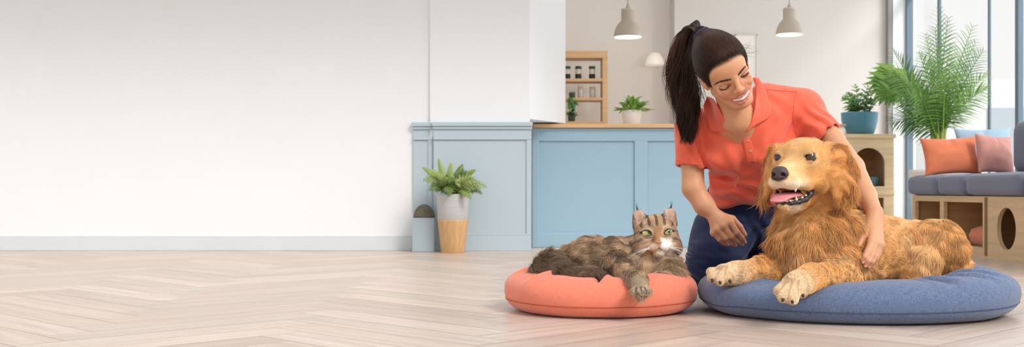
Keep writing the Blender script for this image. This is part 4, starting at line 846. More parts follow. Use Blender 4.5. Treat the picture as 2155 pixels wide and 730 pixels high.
    def length(R):
        q = h.inv(R); k = hd_(R); l = .028+.01*vnoise(R, 18); cw = smooth01(-(R[:, 0]-1.12), 0, .12)*smooth01(.44-R[:, 2], 0, .04); l = l+.022*cw; hau = smooth01(.05-np.abs(R[:, 0]-1.235), 0, .03)*(R[:, 1] < 3.5); l = l+.018*hau
        a, b = legd(R); ld = np.minimum(a, b); kk = smooth01(.07-ld, 0, .025); l = l*(1-kk)+kk*(.011); tor = smooth01(R[:, 0], 1.07, 1.12)*smooth01(1.235-R[:, 0], 0, .03); l = l*(1-.45*tor); l = l*(1-.6*smooth01(.1-np.linalg.norm((R-D(1834, 515, 3.37))*np.array([1.3, .7, 1]), axis=1), 0, .04)); pd = np.minimum(np.linalg.norm(R-D(1666, 612, 3.05), axis=1), np.linalg.norm(R-D(1514, 581, 3.31), axis=1)); pk = smooth01(.075-pd, 0, .02); l = l*(1-pk)+.006*pk
        face = .009+.012*smooth01(-q[:, 1], -.02, .05)+.01*smooth01(np.abs(q[:, 0])-.03, 0, .03)*smooth01(-q[:, 2], .03, .07); muz = smooth01(q[:, 1], .02, .05); face = face*(1-muz)+.0042*muz; jw = smooth01(q[:, 1], -.0, .03)*smooth01(-q[:, 2], .085, .1); face = face*(1-jw)+.006*jw; e = ear_(R); face = face*(1-e)+(.011+.016*smooth01(-q[:, 1], .06, .1))*e
        return l*(1-k)+face*k
    q = h.inv(P); eyeR = np.minimum(np.linalg.norm(q-np.array([.042, .024, 0]), axis=1), np.linalg.norm(q-np.array([-.042, .024, 0]), axis=1)); lipm = np.sqrt(((q-np.array([0, .07, -.0935]))/np.array([.029, .06, .016]))**2@np.ones(3))
    wgt = np.clip(.35-nv[:, 1]+.5*nv[:, 2], .08, 1)*(P[:, 2] > .06)*(eyeR > .0165)*(lipm > 1.03); wgt *= 1+2.0*hd_(P); wgt *= 1-.97*(np.linalg.norm((q-np.array([0, .125, -.044]))/np.array([1.2, 1, 1]), axis=1) < .016)
    fur(P, f, nv, 170000, wgt, flow, length, lambda R: .32-.12*hd_(R)-.1*smooth01(R[:, 0], 1.05, 1.12)-.08*ear_(R), color, 7, 0.00046, .75, 48, droop=.1, wave=.07, name='fur', m=hm, parent=t)
    # face pieces
    for g in (-1, 1): eyeball('eye', h(.0415*g, .0195, 0), .0148*s, h.d(-.05, .97, .12), lin('3a2014'), t, .8, .42)
    nb = SDF(); nb.ell(h(0, .121, -.042), np.array((.0215, .0135, .0155))*s, h.R, .004); nb.ell(h(0, .117, -.032), np.array((.018, .013, .009))*s, h.R, .006); nb.cone(h(0, .125, -.05), h(0, .121, -.064), .008*s, .004*s, .006)
    for g in (-1, 1):
        nb.ell(h(.0125*g, .132, -.044), np.array((.0062, .009, .005))*s, h.R, .003, 's'); nb.cone(h(.017*g, .127, -.047), h(.022*g, .118, -.05), .0022*s, .0015*s, .002, 's')
    nb.cone(h(0, .138, -.042), h(0, .131, -.066), .0012*s, .0012*s, .002, 's')
    p, ff = polygonize(nb, h(0, .12, -.045)-.05, h(0, .12, -.045)+.05, .0012, 2); mesh_np('nose', p, ff, mat('dog_nose', '4a3a3c', .32, bump=.25, bscale=500, var=.15, vscale=30), t)
    tg = SDF(); tg.chain([h(0, .0, -.1), h(.001, .045, -.0965), h(-.003, .085, -.0985), h(-.006, .112, -.1085)], [.022*s, .027*s, .0265*s, .0215*s], .01, .012, flat=h.d(0, .12, 1), fs=.28); tg.chain([h(0, .02, -.089), h(-.003, .1, -.097)], [.0018*s, .0016*s], .004, op='s')
    p, ff = polygonize(tg, h(0, .06, -.1)-.09, h(0, .06, -.1)+.09, .0016, 2); mesh_np('tongue', p, ff, mat('tongue', 'dc8c92', .35, bump=.1, bscale=300, sss=.1), t)
    lp = SDF()
    pts = [(.047, .012, -.082), (.0455, .026, -.094), (.039, .045, -.107), (.03, .067, -.1135), (.018, .088, -.1165), (0, .0965, -.117)]; rr = [.003, .0062, .0072, .0062, .0052, .0046]
    for g in (-1, 1): lp.chain([h(x*g, y, z) for x, y, z in pts], [r*s for r in rr], .004, .004)
    lp.chain([h(.047, .014, -.083), h(.044, .03, -.0885), h(.036, .055, -.083)], [.003*s, .0034*s, .002*s], .004, .004); lp.chain([h(-.047, .014, -.083), h(-.044, .03, -.0885), h(-.036, .055, -.083)], [.003*s, .0034*s, .002*s], .004, .004)
    p, ff = polygonize(lp, h(0, .05, -.1)-.09, h(0, .05, -.1)+.09, .0015, 2); mesh_np('lip', p, ff, mat('dog_lip', '2b2427', .3, bump=.3, bscale=120), t)
    m_t = mat('tooth', 'f3ead8', .3)
    for x, y, z, L_, up in [(.026, .074, -.112, .014, 1), (-.026, .074, -.112, .014, 1), (.016, .089, -.113, .006, 1), (.008, .093, -.113, .005, 1), (-.008, .093, -.113, .005, 1), (-.016, .089, -.113, .006, 1), (.034, .055, -.106, .007, 1), (.039, .042, -.102, .008, 1), (.029, .088, -.079, .009, -1)]:
        MB().tube([h(x, y, z), h(x*1.0, y+.001, z+up*L_*.5), h(x*.97, y+.002*up, z+up*L_)], [.0036*s, .003*s, .0008*s], 10).build('tooth', m_t, t, smooth=True)
    m_c = mat('dog_claw', '2a2522', .35)
    for pts, ctr in ((ntoe, (1664, 600)), (ftoe, (1511, 577))):
        for (x, y, Y) in pts:
            a = D(x, y+3, Y-.01); b = D(x+(x-ctr[0])*.12, y+11, Y-.019); MB().tube([a, (a+b)/2+np.array([0, -.003, .001]), b], [.0048, .004, .001], 8).build('claw', m_c, t, smooth=True)
    wr = []
    for g in (-1, 1):
        for k in range(12):
            b0 = h((.026+.002*(k % 3))*g, .1-.012*(k//3), -.055-.006*(k % 3)); dr = h.d(g*1.0, -.1, -.25+.1*(k % 3)); Lw = .022+.015*RNG.random(); wr.append([b0+dr*Lw*u+np.array([0, 0, -.3*Lw*u*u]) for u in np.linspace(0, 1, 6)])
    wr = np.array(wr); strands('whisker', wr, np.tile(np.linspace(.0003, .0001, 6), (len(wr), 1)), np.tile(lin('efe0c8'), (len(wr), 1)), hm, t)
make_dog()
def trace(sdf, px, py, Y0=3.0, off=0.0, n=60):
    """first point of a surface along the line of sight through a photograph pixel"""
    px, py = np.atleast_1d(px).astype(float), np.atleast_1d(py).astype(float); d = np.stack([(px-CX)/F, np.ones_like(px), -(py-HY)/F], 1); nd = np.linalg.norm(d, axis=1); Y = np.full(len(px), float(Y0)); o = np.array([0, 0, H])
    for _ in range(n): Y = Y+np.clip((sdf(o+d*Y[:, None])-off)/nd, -.05, .05)*.8
    return o+d*Y[:, None]
def patch(sdf, quads, off, nu, nw, name, m, parent, thick=.003, bulge=0, Y0=3.0, Ymax=9):
    """a strip of cloth lying on a surface: rails A and B are pixel polylines"""
    A_, B_ = (np.array(q, float) for q in quads)
    def res(P, n):
        L = np.r_[0, np.cumsum(np.linalg.norm(np.diff(P, axis=0), axis=1))]; t = np.linspace(0, L[-1], n); return np.stack([np.interp(t, L, P[:, k]) for k in (0, 1)], 1)
    a, b = res(A_, nu), res(B_, nu); w = np.linspace(0, 1, nw); G = a[:, None]*(1-w[None, :, None])+b[:, None]*w[None, :, None]; pts = trace(sdf, G[..., 0].ravel(), G[..., 1].ravel(), Y0, off)
    far = pts[:, 1] > Ymax; pts[far] = np.array([0, 0, H])+(pts[far]-np.array([0, 0, H]))*(Ymax/pts[far, 1])[:, None]
    if bulge:
        cam_d = pts-np.array([0, 0, H]); cam_d /= np.linalg.norm(cam_d, axis=1)[:, None]; pts = pts-cam_d*(bulge*np.sin(np.pi*np.tile(w, nu)))[:, None]
    q = lambda i, j: i*nw+j; f = [(q(i, j), q(i+1, j), q(i+1, j+1), q(i, j+1)) for i in range(nu-1) for j in range(nw-1)]
    # relax depth so that the cloth spans small hollows
    g = pts.reshape(nu, nw, 3).copy()
    for _ in range(6): g[1:-1] = .5*g[1:-1]+.25*(g[2:]+g[:-2])
    o = mesh_np(name, g.reshape(-1, 3), f, m, parent); s = o.modifiers.new('thickness', 'SOLIDIFY'); s.thickness = thick; s.offset = 0
    return o
def make_person():
    h = Frame(A3(1525.6, 146.3, 3.56), (.875, .166, .455), (.346, -.871, -.348), (-.338, -.462, .82), 1.02); s = h.sc; D = A3
    t = empty('person', (.68, 3.95, 0), 'kneeling person in a coral polo shirt and navy trousers, dark ponytail, stroking the dog', 'person')
    skin_c = np.array(lin('d69e79'))
    # ---------------------------------------------------------------- head
    def head_base(B):
        B.ell(h(0, -.014, .026), np.array((.072, .093, .08))*s, h.R, .02)
        B.ell(h(0, .018, -.042), np.array((.057, .062, .068))*s, h.R, .025)
        B.ell(h(0, .055, .03), np.array((.045, .028, .035))*s, h.R, .03)
        B.ell(h(0, .057, -.097), np.array((.023, .022, .019))*s, h.R, .022)
        for g in (-1, 1):
            B.cone(h(.05*g, -.008, -.058), h(.018*g, .05, -.1), .015*s, .014*s, .022)
            B.ell(h(.036*g, .054, -.036), np.array((.021, .018, .019))*s, h.R, .018)
        return B
    HB = head_base(SDF()); pt = lambda x, y: h.inv(trace(HB, x, y, 3.2))[0]
    eyes = {-1: pt(1526, 184), 1: pt(1569, 157)}; q_br = pt(1549, 168)
    def ptF(x, y, Fv):
        d = np.array([(x-CX)/F, 1, -(y-HY)/F]); a = h.inv(np.array([[0, 0, H]]))[0]; b = h.inv(np.array([[0, 0, H]])+d)[0]-a; return a+b*(Fv-a[1])/b[1]
    ntip = ptF(1559, 191, .1065); q_br = ptF(1549.5, 168, .088)
    B = head_base(SDF())
    for g in (-1, 1):
        e = eyes[g]; c = e+np.array([0, -.0145, .0005])
        B.ell(h(e+np.array([0, .008, .001])), np.array((.0165, .0125, .0105))*s, h.R, .012, 's')
        B.ell(h(c+np.array([0, .0035, .0])), np.array((.0138, .0128, .0122))*s, h.R, .004)                     # lowered lid
        B.cone(h(e+np.array([-.014*g, -.002, .0150])), h(e+np.array([.012*g, -.005, .0160])), .0055*s, .0035*s, .012)     # brow bone
        B.cone(h(e+np.array([-.011, -.001, -.0105])), h(e+np.array([.011, -.001, -.0105])), .0035*s, .0035*s, .006)    # lower lid
    B.cone(h(q_br+np.array([0, -.0066, .004])), h(ntip+np.array([0, -.009, .003])), .0066*s, .0086*s, .012); B.ell(h(ntip+np.array([0, -.006, 0])), np.array((.0098, .0095, .0088))*s, h.R, .006)
    for g in (-1, 1):
        B.ell(h(ntip+np.array([.0112*g, -.016, -.004])), np.array((.0068, .0095, .0072))*s, h.R, .005)
        B.ell(h(ntip+np.array([.0062*g, -.0065, -.0105])), np.array((.0038, .0045, .003))*s, h.R, .003, 's')
    # mouth, smiling
    up_px = [(1539.5, 210.5), (1546, 207.5), (1554, 205), (1561.5, 203), (1569, 197), (1574, 191), (1577, 186)]
    lo_px = [(1540, 211.5), (1549, 215.5), (1558.5, 216.8), (1566, 213.3), (1571.8, 206.5), (1575.8, 197), (1577.3, 188)]
    mid_px = [((a[0]+b[0])/2, (a[1]+b[1])/2) for a, b in zip(up_px, lo_px)]
    cn = lambda L, dy: [h.inv(trace(HB, x, y, 3.2, d*s))[0] for (x, y), d in zip(L, dy)]
    arch_ = [0.0, .0035, .0065, .008, .0065, .0035, 0.0]
    for L_, rr in ((up_px, [.0012, .0026, .0034, .0036, .0034, .0026, .0012]), (lo_px, [.0012, .0032, .0046, .005, .0046, .0032, .0012])):
        B.chain([h(p) for p in cn(L_, arch_)], [r*s for r in rr], .005, .003)
    muz = np.mean(cn(mid_px, arch_), axis=0); mid = cn(mid_px, [a+.002 for a in arch_])
    B.chain([h(p) for p in mid], [r*s for r in (.0006, .0034, .0056, .0060, .0056, .0036, .0006)], .002, .002, 's')
    for g, (a, b, c_) in ((-1, ((1543, 196), (1535.5, 203), (1534, 212))), (1, ((1573.5, 177.5), (1580, 180), (1582.5, 187)))):
        B.chain([h(np.array(pt(*x))+np.array([0, .003, 0])) for x in (a, b, c_)], [.0006*s, .0010*s, .0006*s], .009, .004, 's')
    # ears
    for g in (-1, 1):
        E_ = h.R@np.array([[math.cos(.35*g), -math.sin(.35*g), 0], [math.sin(.35*g), math.cos(.35*g), 0], [0, 0, 1]]); c = h(.07*g, -.012, -.014); B.ell(c, np.array((.008, .017, .029))*s, E_, .006); B.ell(h(.078*g, -.008, -.012), np.array((.006, .010, .018))*s, E_, .004, 's')
    # neck and trunk
    B.chain([h(0, -.03, -.05), h(0, -.035, -.09), D(1550, 250, 3.68), D(1556, 285, 3.74)], [.052, .05, .054, .065], .02, .02)
    for a, b in (((1552, 262, 3.72), (1475, 268, 3.78)), ((1565, 262, 3.72), (1690, 228, 3.76))): B.cone(D(*a), D(*b), .044, .036, .03)
    B.chain([D(1570, 300, 3.78), D(1568, 390, 3.95), D(1575, 425, 4.01)], [.075, .05, .045], .04, .03)
    # arms
    ra = [D(1459, 268, 3.80), D(1457, 340, 3.79), D(1459, 396, 3.77), D(1482, 432, 3.755), D(1503, 453, 3.745)]; B.chain(ra, [.036, .038, .036, .033, .0235], .02, .012)
    la = [D(1690, 230, 3.765), D(1752, 292, 3.68), D(1795, 352, 3.60), D(1824, 412, 3.49), D(1841, 448, 3.395)]; B.chain(la, [.036, .035, .0345, .030, .0225], .02, .012)
    # hands
    def hand(wrist, knuckles, fingers, thumb, nrm_, rk):
        kn = [D(*k) for k in knuckles]
        for k in kn: B.cone(wrist, k, .0185, .0118, .012, flat=nrm_, fs=.72)
        for a, b in zip(kn[:-1], kn[1:]): B.cone(a, b, .011, .011, .006, flat=nrm_, fs=.8)
        for k, (m1, m2, tp) in zip(kn, fingers): B.chain([k, D(*m1), D(*m2), D(*tp)], [rk*1.08, rk, rk*.88, rk*.72], .006, .0025)
        th = [wrist+(D(*thumb[0])-wrist)*.35]+[D(*x) for x in thumb]; B.chain(th, [.016, rk*1.35, rk*1.05, rk*.82], .012, .004)
        return kn
    fr_ = [((1551.5, 489, 3.715), (1561, 500, 3.73), (1567, 508.5, 3.75)), ((1540, 497, 3.72), (1552, 507, 3.735), (1560.5, 513.5, 3.755)), ((1527, 501, 3.725), (1539, 511, 3.742), (1546.5, 516, 3.76)), ((1514.5, 503, 3.735), (1523, 510.5, 3.75), (1529.5, 514, 3.765))]
    hand(ra[-1], [(1536.5, 466, 3.715), (1522.5, 473.5, 3.718), (1510, 482, 3.725), (1502, 489.5, 3.735)], fr_, [(1541, 461, 3.745), (1557, 477, 3.755), (1567.5, 493.5, 3.765)], (.25, -.95, .3), .0092)
    fl_ = [((1824.5, 531, 3.303), (1820, 541, 3.292), (1817.5, 549, 3.294)), ((1835, 537, 3.3), (1828, 549, 3.29), (1823.5, 557.5, 3.292)), ((1842, 540, 3.306), (1835, 551, 3.296), (1831, 559, 3.298)), ((1847.5, 536, 3.318), (1843, 545, 3.308), (1838.5, 553, 3.308))]
    hand(la[-1], [(1834.5, 508, 3.323), (1842.5, 512, 3.321), (1849, 515, 3.328), (1853, 515, 3.340)], fl_, [(1826, 480, 3.363), (1816, 498, 3.338), (1808, 516, 3.328)], (-.1, -1, .15), .0092)
    P, f = polygonize(B, (.45, 3.2, .1), (1.35, 4.15, .85), .0018, 1); nv = vnormals(P, f)
    q = h.inv(P); n = len(P); col = np.tile(skin_c, (n, 1)); col *= (1+.05*fbm(P, 30, 2))[:, None]; blush, lipc, deepc = (np.array(lin(x)) for x in ('d98a70', 'c9746c', '8a5038'))
    hd = np.linalg.norm(q, axis=1) < .16
    for g in (-1, 1):
        cc = np.array([.036*g, .068, -.036]); w = np.exp(-((q-cc)**2).sum(1)/.02**2)*hd; col += (blush-col)*(w*.5)[:, None]
        e = eyes[g]; w = np.exp(-(((q-(e+np.array([0, 0, .002])))/np.array([.017, .02, .008]))**2).sum(1))*hd; col += (np.array(lin('b87c60'))-col)*(w*.35)[:, None]
    w = np.exp(-((q-(ntip-np.array([0, .004, 0])))**2).sum(1)/.012**2)*hd; col += (blush-col)*(w*.35)[:, None]
    ld = np.minimum(segdist(q, cn(up_px, [a+.002 for a in arch_]))-.0012, segdist(q, cn(lo_px, [a+.003 for a in arch_]))-.0028); w = smooth01(.0042-ld, 0, .0022)*hd; col += (lipc-col)*(w*.85)[:, None]
    md = segdist(q, mid); w = smooth01(.0055-md, 0, .002)*hd*(q[:, 1] < np.interp(q[:, 0], [-.03, 0, .03], [.06, .086, .06])); col += (np.array(lin('6b2f2c'))-col)*(w*.8)[:, None]
    w = np.minimum(*[np.linalg.norm(q-(ntip+np.array([.0062*g, -.008, -.0098])), axis=1) for g in (-1, 1)]); col += (deepc*.35-col)*(smooth01(.0048-w, 0, .003)*hd)[:, None]
    hl_ = np.interp(q[:, 1], [-.022, -.008, .004, .016, .03, .045, .058, .068, .085], [-.012, -.006, -.03, -.028, .004, .034, .05, .058, .064]); w = smooth01(q[:, 2]-hl_, -.009, .002)*(np.linalg.norm(q, axis=1) < .15)*(q[:, 1] > -.02)*(np.abs(q[:, 0]) < .0745); col += (np.array(lin('3a241a'))-col)*(w*.8)[:, None]
    # knuckles and finger tips a little redder
    for tips in (fr_, fl_):
        for m1, m2, tp in tips: w = np.exp(-((P-D(*tp))**2).sum(1)/.009**2)+.6*np.exp(-((P-D(*m1))**2).sum(1)/.009**2); col += (blush-col)*np.clip(w*.5, 0, .6)[:, None]
    mesh_np('body', P, f, mat('skin', 'ffffff', .47, attr='Col', sss=.12, spec=.4, bump=.04, bscale=700), t, np.clip(col, 0, 1))
    # nails
    m_nail = mat('nail', 'e3aa96', .25)
    for tips, ap in ((fr_, 1), (fl_, 1)):
        for m1, m2, tp in tips:
            a, b = D(*m2), D(*tp); d = nrm(b-a); v = nrm(np.array([0, 0, H])-b); v = nrm(v-d*(v@d)+np.array([0, 0, .25])); N_ = SDF(); R_ = np.stack([np.cross(d, v), d, v], 1); N_.ell(b+d*.0025+v*.0042, (.0047, .0062, .0022), R_, .002); p, ff = polygonize(N_, b-.014, b+.014, .0008, 1); mesh_np('fingernail', p, ff, m_nail, t)
    # ---------------------------------------------------------------- face pieces
    HS = B; m_hair = hair_mat('dark_hair', rough=.32, spec=.2); m_brow = mat('brow', '33221b', .7)
    for g, pts, rr in ((-1, [(1537, 167), (1529, 168.5), (1519.5, 170.5), (1510, 174), (1501.5, 179)], [.0026, .0034, .0031, .0022, .0006]), (1, [(1554, 157), (1558.5, 151), (1563.5, 145), (1567.5, 140.5), (1570.5, 137)], [.0026, .0034, .0031, .0022, .0006])):
        p3 = [trace(HS, x, y, 3.2)[0] for x, y in pts]; S_ = SDF(); S_.chain(p3, [r*s for r in rr], .002, .002); p, ff = polygonize(S_, np.min(p3, 0)-.01, np.max(p3, 0)+.01, .0007, 1); eb = mesh_np('eyebrow', p, ff, m_brow, t)
        st = []
        for k in range(150):
            u = RNG.random()*(len(p3)-1.01); i = int(u); b0 = p3[i]+(p3[i+1]-p3[i])*(u-i)+np.array([0, -.0005, (RNG.random()-.5)*.0045*(1-.6*u/len(p3))]); d = nrm(p3[i+1]-p3[i])*.006+h.d(0, .15, .45)*.006*(1-u/4); st.append([b0+d*v+h.d(0, .0008, 0) for v in np.linspace(0, 1, 4)])
        strands('eyebrow_hair', np.array(st), np.tile([.00022, .0002, .00015, .00005], (len(st), 1)), np.tile(lin('3a271f'), (len(st), 1)), m_hair, eb)
    lash = {-1: [(1513.5, 185.5), (1518, 188), (1524, 188.3), (1530, 185), (1536, 177.5)], 1: [(1559, 160), (1563, 160.8), (1568, 158.8), (1572, 155), (1574.5, 151.5)]}
    for g, pts in lash.items():
        p3 = [trace(HS, x, y, 3.2)[0] for x, y in pts]; S_ = SDF(); S_.chain(p3, [r*s for r in (.0006, .0011, .0013, .0012, .0008)], .001, .001); p, ff = polygonize(S_, np.min(p3, 0)-.008, np.max(p3, 0)+.008, .0005, 1); el_ = mesh_np('eyelid_line', p, ff, m_brow, t); st = []
        for k in range(34):
            u = k/33*(len(p3)-1.001); i = int(u); b0 = p3[i]+(p3[i+1]-p3[i])*(u-i); sd = (u/4-.5)*g*0+((u/4-.5) if True else 0); d = h.d(.7*sd, .75, -.75)*.0078*(.7+.5*RNG.random()); st.append([b0+d*v+h.d(0, .0, .0022)*v*v for v in np.linspace(0, 1, 5)])
        strands('eyelash', np.array(st), np.tile([.00035, .0003, .00024, .00016, .00005], (len(st), 1)), np.tile(lin('15100e'), (len(st), 1)), m_hair, el_)
    tp_ = cn([((a[0]*.62+b[0]*.38), (a[1]*.62+b[1]*.38)) for a, b in zip(up_px, lo_px)], [a-.0005 for a in arch_]); tp_ = np.array(tp_); L_ = np.r_[0, np.cumsum(np.linalg.norm(np.diff(tp_, axis=0), axis=1))]
    m_tooth = mat('enamel', 'f7f2ea', .25)
    for k in range(9):
        u = L_[-1]*(.14+.72*k/8); c = np.array([np.interp(u, L_, tp_[:, i]) for i in range(3)]); wd = (.0050, .0048, .0046, .0044, .0044)[abs(k-4)]; N_ = SDF(); tg_ = np.array([np.interp(min(u+.004, L_[-1]), L_, tp_[:, i])-np.interp(max(0, u-.004), L_, tp_[:, i]) for i in range(3)]); tx = nrm(h.R@tg_); ty = nrm(h.d(0, 1, 0)-tx*(h.d(0, 1, 0)@tx)); N_.rbox(h(c-np.array([0, .0012, 0])), np.array((wd*.80, .0026, .0047-.0004*abs(k-4)))*s, .0014, np.stack([tx, ty, np.cross(tx, ty)], 1), .001); p, ff = polygonize(N_, h(c)-.012, h(c)+.012, .0007, 1); mesh_np('tooth', p, ff, m_tooth, t)
    # ---------------------------------------------------------------- hair
    tie = h(-.006, -.098, .098)
    def hairline(qq):
        Fq, a = qq[:, 1], np.abs(qq[:, 0]); T = np.interp(Fq, [-.12, -.075, -.05, -.022, -.008, .004, .016, .03, .045, .058, .068, .085], [-.085, -.075, -.055, -.012, -.006, -.03, -.028, .004, .034, .05, .058, .064]); return qq[:, 2]-T
    HC = head_base(SDF()); HC.ell(h(0, -.016, .03), np.array((.0765, .0985, .0875))*s, h.R, .01); HC.ell(h(0, -.05, .0), np.array((.068, .06, .075))*s, h.R, .02); HC.cone(h(0, -.07, .07), tie, .04*s, .022*s, .03); HC.add(lambda P_: -(hairline(h.inv(P_))-.007)*.8*s, .006, 'i', 1.2)
    p, ff = polygonize(HC, h(0, 0, 0)-.19, h(0, 0, 0)+.19, .0025, 1); nvh = vnormals(p, ff)
    hc = mesh_np('hair', p, ff, mat('hair_cap', '21150f', .55, spec=.3), t)
    dk, wm = np.array(lin('1f130e')), np.array(lin('43281b'))
    hcol = lambda R: dk+(wm-dk)*np.clip(.30+.55*fbm(R, 24, 2)+.25*RNG.normal(size=len(R)), 0, 1)[:, None]
    H0 = SDF(); H0.p = HC.p[:-1]; H0.add(lambda P_: -(hairline(h.inv(P_))+.003)*.8*s, .004, 'i', 1.2); p, ff = polygonize(H0, h(0, 0, 0)-.19, h(0, 0, 0)+.19, .0025, 1); nvh = vnormals(p, ff)
    # strands combed back to the tie, lying on the cap
    N = 17000; qv = h.inv(p); big = SDF(); big.p = HC.p[:-1]; hl0 = hairline(qv)+.003*fbm(p, 60, 2); wgt = (((hl0 < .024)*2.4+.5)*smooth01(hl0, -.004, .008))*(big(p) > -.0022); R, nn, _ = roots(p, ff, nvh, N, wgt); K = 9; pts = np.empty((N, K, 3)); X_ = R.copy(); big = SDF(); big.p = HC.p[:-1]
    for k in range(K):
        pts[:, k] = X_; d = tie-X_; dist = np.linalg.norm(d, axis=1); st = np.minimum(.02, dist*.3); Xn = X_+d/dist[:, None]*st[:, None]; sd = big(Xn); g_ = np.stack([big(Xn+e_)-sd for e_ in np.eye(3)*.001], 1); g_ /= np.linalg.norm(g_, axis=1)[:, None]+1e-9; X_ = Xn-g_*(sd-.0012-.0016*RNG.random(N))[:, None]
    strands('combed_hair', pts, np.tile(np.r_[.00012, .0003, np.linspace(.00045, .0004, K-2)], (N, 1)), hcol(R), m_hair, hc)
    bn = SDF(); 
    a = nrm(h(0, -.07, .07)-tie)
    MB().tube([tie+np.array([math.cos(u), 0, math.sin(u)])*0 + (np.cross(a, [0, 1, 0])/np.linalg.norm(np.cross(a, [0, 1, 0]))*math.cos(u)+np.cross(a, nrm(np.cross(a, [0, 1, 0])))*math.sin(u))*.023 for u in np.linspace(0, 2*math.pi, 25)], .0065, 8).build('hair_tie', mat('navy_band', '2c3050', .8), t, smooth=True)
    ctr = [tie, D(1464, 53, 3.70), D(1447, 66, 3.72), D(1436, 105, 3.72), D(1434, 150, 3.71), D(1441, 200, 3.69), D(1449, 250, 3.67), D(1447, 305, 3.65)]; rw = [.017, .020, .026, .034, .040, .043, .036, .012]
    pc = SDF(); pc.chain(ctr[:-1], [r*.55 for r in rw[:-2]]+[.008], .02, .02, flat=(0, 1, 0), fs=.7); p, ff = polygonize(pc, np.min(ctr, 0)-.06, np.max(ctr, 0)+.06, .004, 2); p = p+vnormals(p, ff)*(.004*fbm(p*np.array([1, 1, .2]), 60, 2))[:, None]; pn = mesh_np('ponytail', p, ff, mat('hair_cap', '21150f', .55), t)
    N = 9500; K = 16; cs = np.array(ctr); L_ = np.r_[0, np.cumsum(np.linalg.norm(np.diff(cs, axis=0), axis=1))]; ang = RNG.random(N)*6.283; rad_ = np.sqrt(RNG.random(N)); end = 1-.38*RNG.random(N)**.8; pts = np.empty((N, K, 3)); lock = np.floor(ang/6.283*11)+11*np.floor(rad_*2); phs = RNG.random(N)*.7+lock*2.1; ang = ang+.25*np.sin(lock*5); strag = (RNG.random(N) < .05)*RNG.random(N)*.9
    for k in range(K):
        u = k/(K-1)*end*L_[-1]; c = np.stack([np.interp(u, L_, cs[:, i]) for i in range(3)], 1); r = np.interp(u, L_, rw)*(1+strag*k/K); wv = .015*np.sin(u*40+phs)*(k/K)**1.3+.007*np.sin(u*66+phs*2.3)*(k/K)
        sw = ang+.8*np.sin(u*9); pts[:, k] = c+np.stack([np.cos(sw)*r*rad_+wv, np.sin(sw)*r*rad_*.75+wv*.3, -.25*np.abs(wv)+.002*RNG.normal(size=N)*0], 1)
    for _ in range(2): pts[:, 1:-1] = .5*pts[:, 1:-1]+.25*(pts[:, 2:]+pts[:, :-2])
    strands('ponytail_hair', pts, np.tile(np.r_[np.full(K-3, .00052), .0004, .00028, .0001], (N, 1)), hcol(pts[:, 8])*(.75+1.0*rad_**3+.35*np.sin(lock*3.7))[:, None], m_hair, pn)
    st = []
    for k in range(26):
        b0 = trace(HC, 1558+RNG.random()*12, 92+RNG.random()*30, 3.2)[0]; d = h.d(.7+.3*RNG.random(), .2*RNG.normal(), -.1-.8*RNG.random()); cv = h.d(.2, .1, .9*RNG.normal()); l_ = .02+.03*RNG.random(); st.append([b0+d*l_*v+cv*l_*.5*v*v for v in np.linspace(0, 1, 7)])
    for k in range(30):
        b0 = trace(HC, 1487+RNG.random()*14, 128+RNG.random()*34, 3.2)[0]; d = h.d(-.1, .25, -.5-.4*RNG.random()); l_ = .012+.018*RNG.random(); st.append([b0+d*l_*v+h.d(-.6, -.1, 0)*l_*.5*v*v for v in np.linspace(0, 1, 7)])
    strands('flyaway_hair', np.array(st), np.tile(np.linspace(.00025, .00008, 7), (len(st), 1)), np.tile(lin('4a2f22'), (len(st), 1)), m_hair, hc)
    # ---------------------------------------------------------------- polo shirt
    S = SDF(); ff_ = dict(flat=(0, 1, .25), fs=.8)
    S.chain([D(1580, 285, 3.78), D(1572, 340, 3.85), D(1567, 388, 3.93), D(1572, 418, 3.975)], [.135, .125, .112, .122], .04, .04, **ff_)
    S.cone(D(1462, 272, 3.80), D(1560, 262, 3.75), .058, .078, .03); S.cone(D(1695, 228, 3.77), D(1570, 258, 3.75), .058, .078, .03)
    S.cone(D(1630, 310, 3.80), D(1685, 275, 3.78), .075, .062, .03); S.cone(D(1610, 212, 3.77), D(1680, 224, 3.77), .058, .058, .02); S.ell(D(1530, 325, 3.74), (.06, .055, .055), k=.05); S.ell(D(1618, 318, 3.73), (.06, .055, .055), k=.05)
    slv = [(ra, (1419, 346), (1487, 358), 3.79), (la, (1735, 300), (1764, 272), 3.70)]
    S.chain([ra[0], ra[1]+(ra[2]-ra[1])*.4], [.062, .0535], .03); S.chain([la[0]+np.array([0, 0, -.006]), la[1]+(la[2]-la[1])*.4], [.062, .047], .03)
    for arm, a, b, Y in slv:                                   # hems
        a3, b3 = D(*a, Y), D(*b, Y); ax = nrm(arm[1]-arm[0]); ax = nrm(ax-nrm(b3-a3)*(ax@nrm(b3-a3))); mm = (a3+b3)/2
        S.add(lambda P_, mm=mm, ax=ax, arm=arm: np.maximum(-((P_-mm)@ax), np.linalg.norm(P_-mm, axis=1)-.16), .002, 's')
        S.cone(arm[1]-(arm[1]-arm[0])*.5, arm[1]+(arm[2]-arm[1])*.5, *((.048, .048) if arm is ra else (.043, .042)), .003, 's')
    S.add(lambda P_: -((P_-D(1570, 416, 3.9))@nrm([-.02, .35, -1.0]))*-1.0, .003, 's') if False else None
    nk = [D(1545, 225, 3.66), D(1556, 262, 3.70)]; S.cone(D(1540, 190, 3.64), D(1551, 236, 3.70), .060, .050, .01, 's')
    S.chain([D(1551, 232, 3.60), D(1555, 256, 3.63), D(1562, 277, 3.66)], [.024, .014, .002], .006, .006, 's')
    hem_n = nrm([.05, -.3, -1]); hem_o = D(1565, 428, 3.86); S.add(lambda P_: -((P_-hem_o)@hem_n), .003, 's')
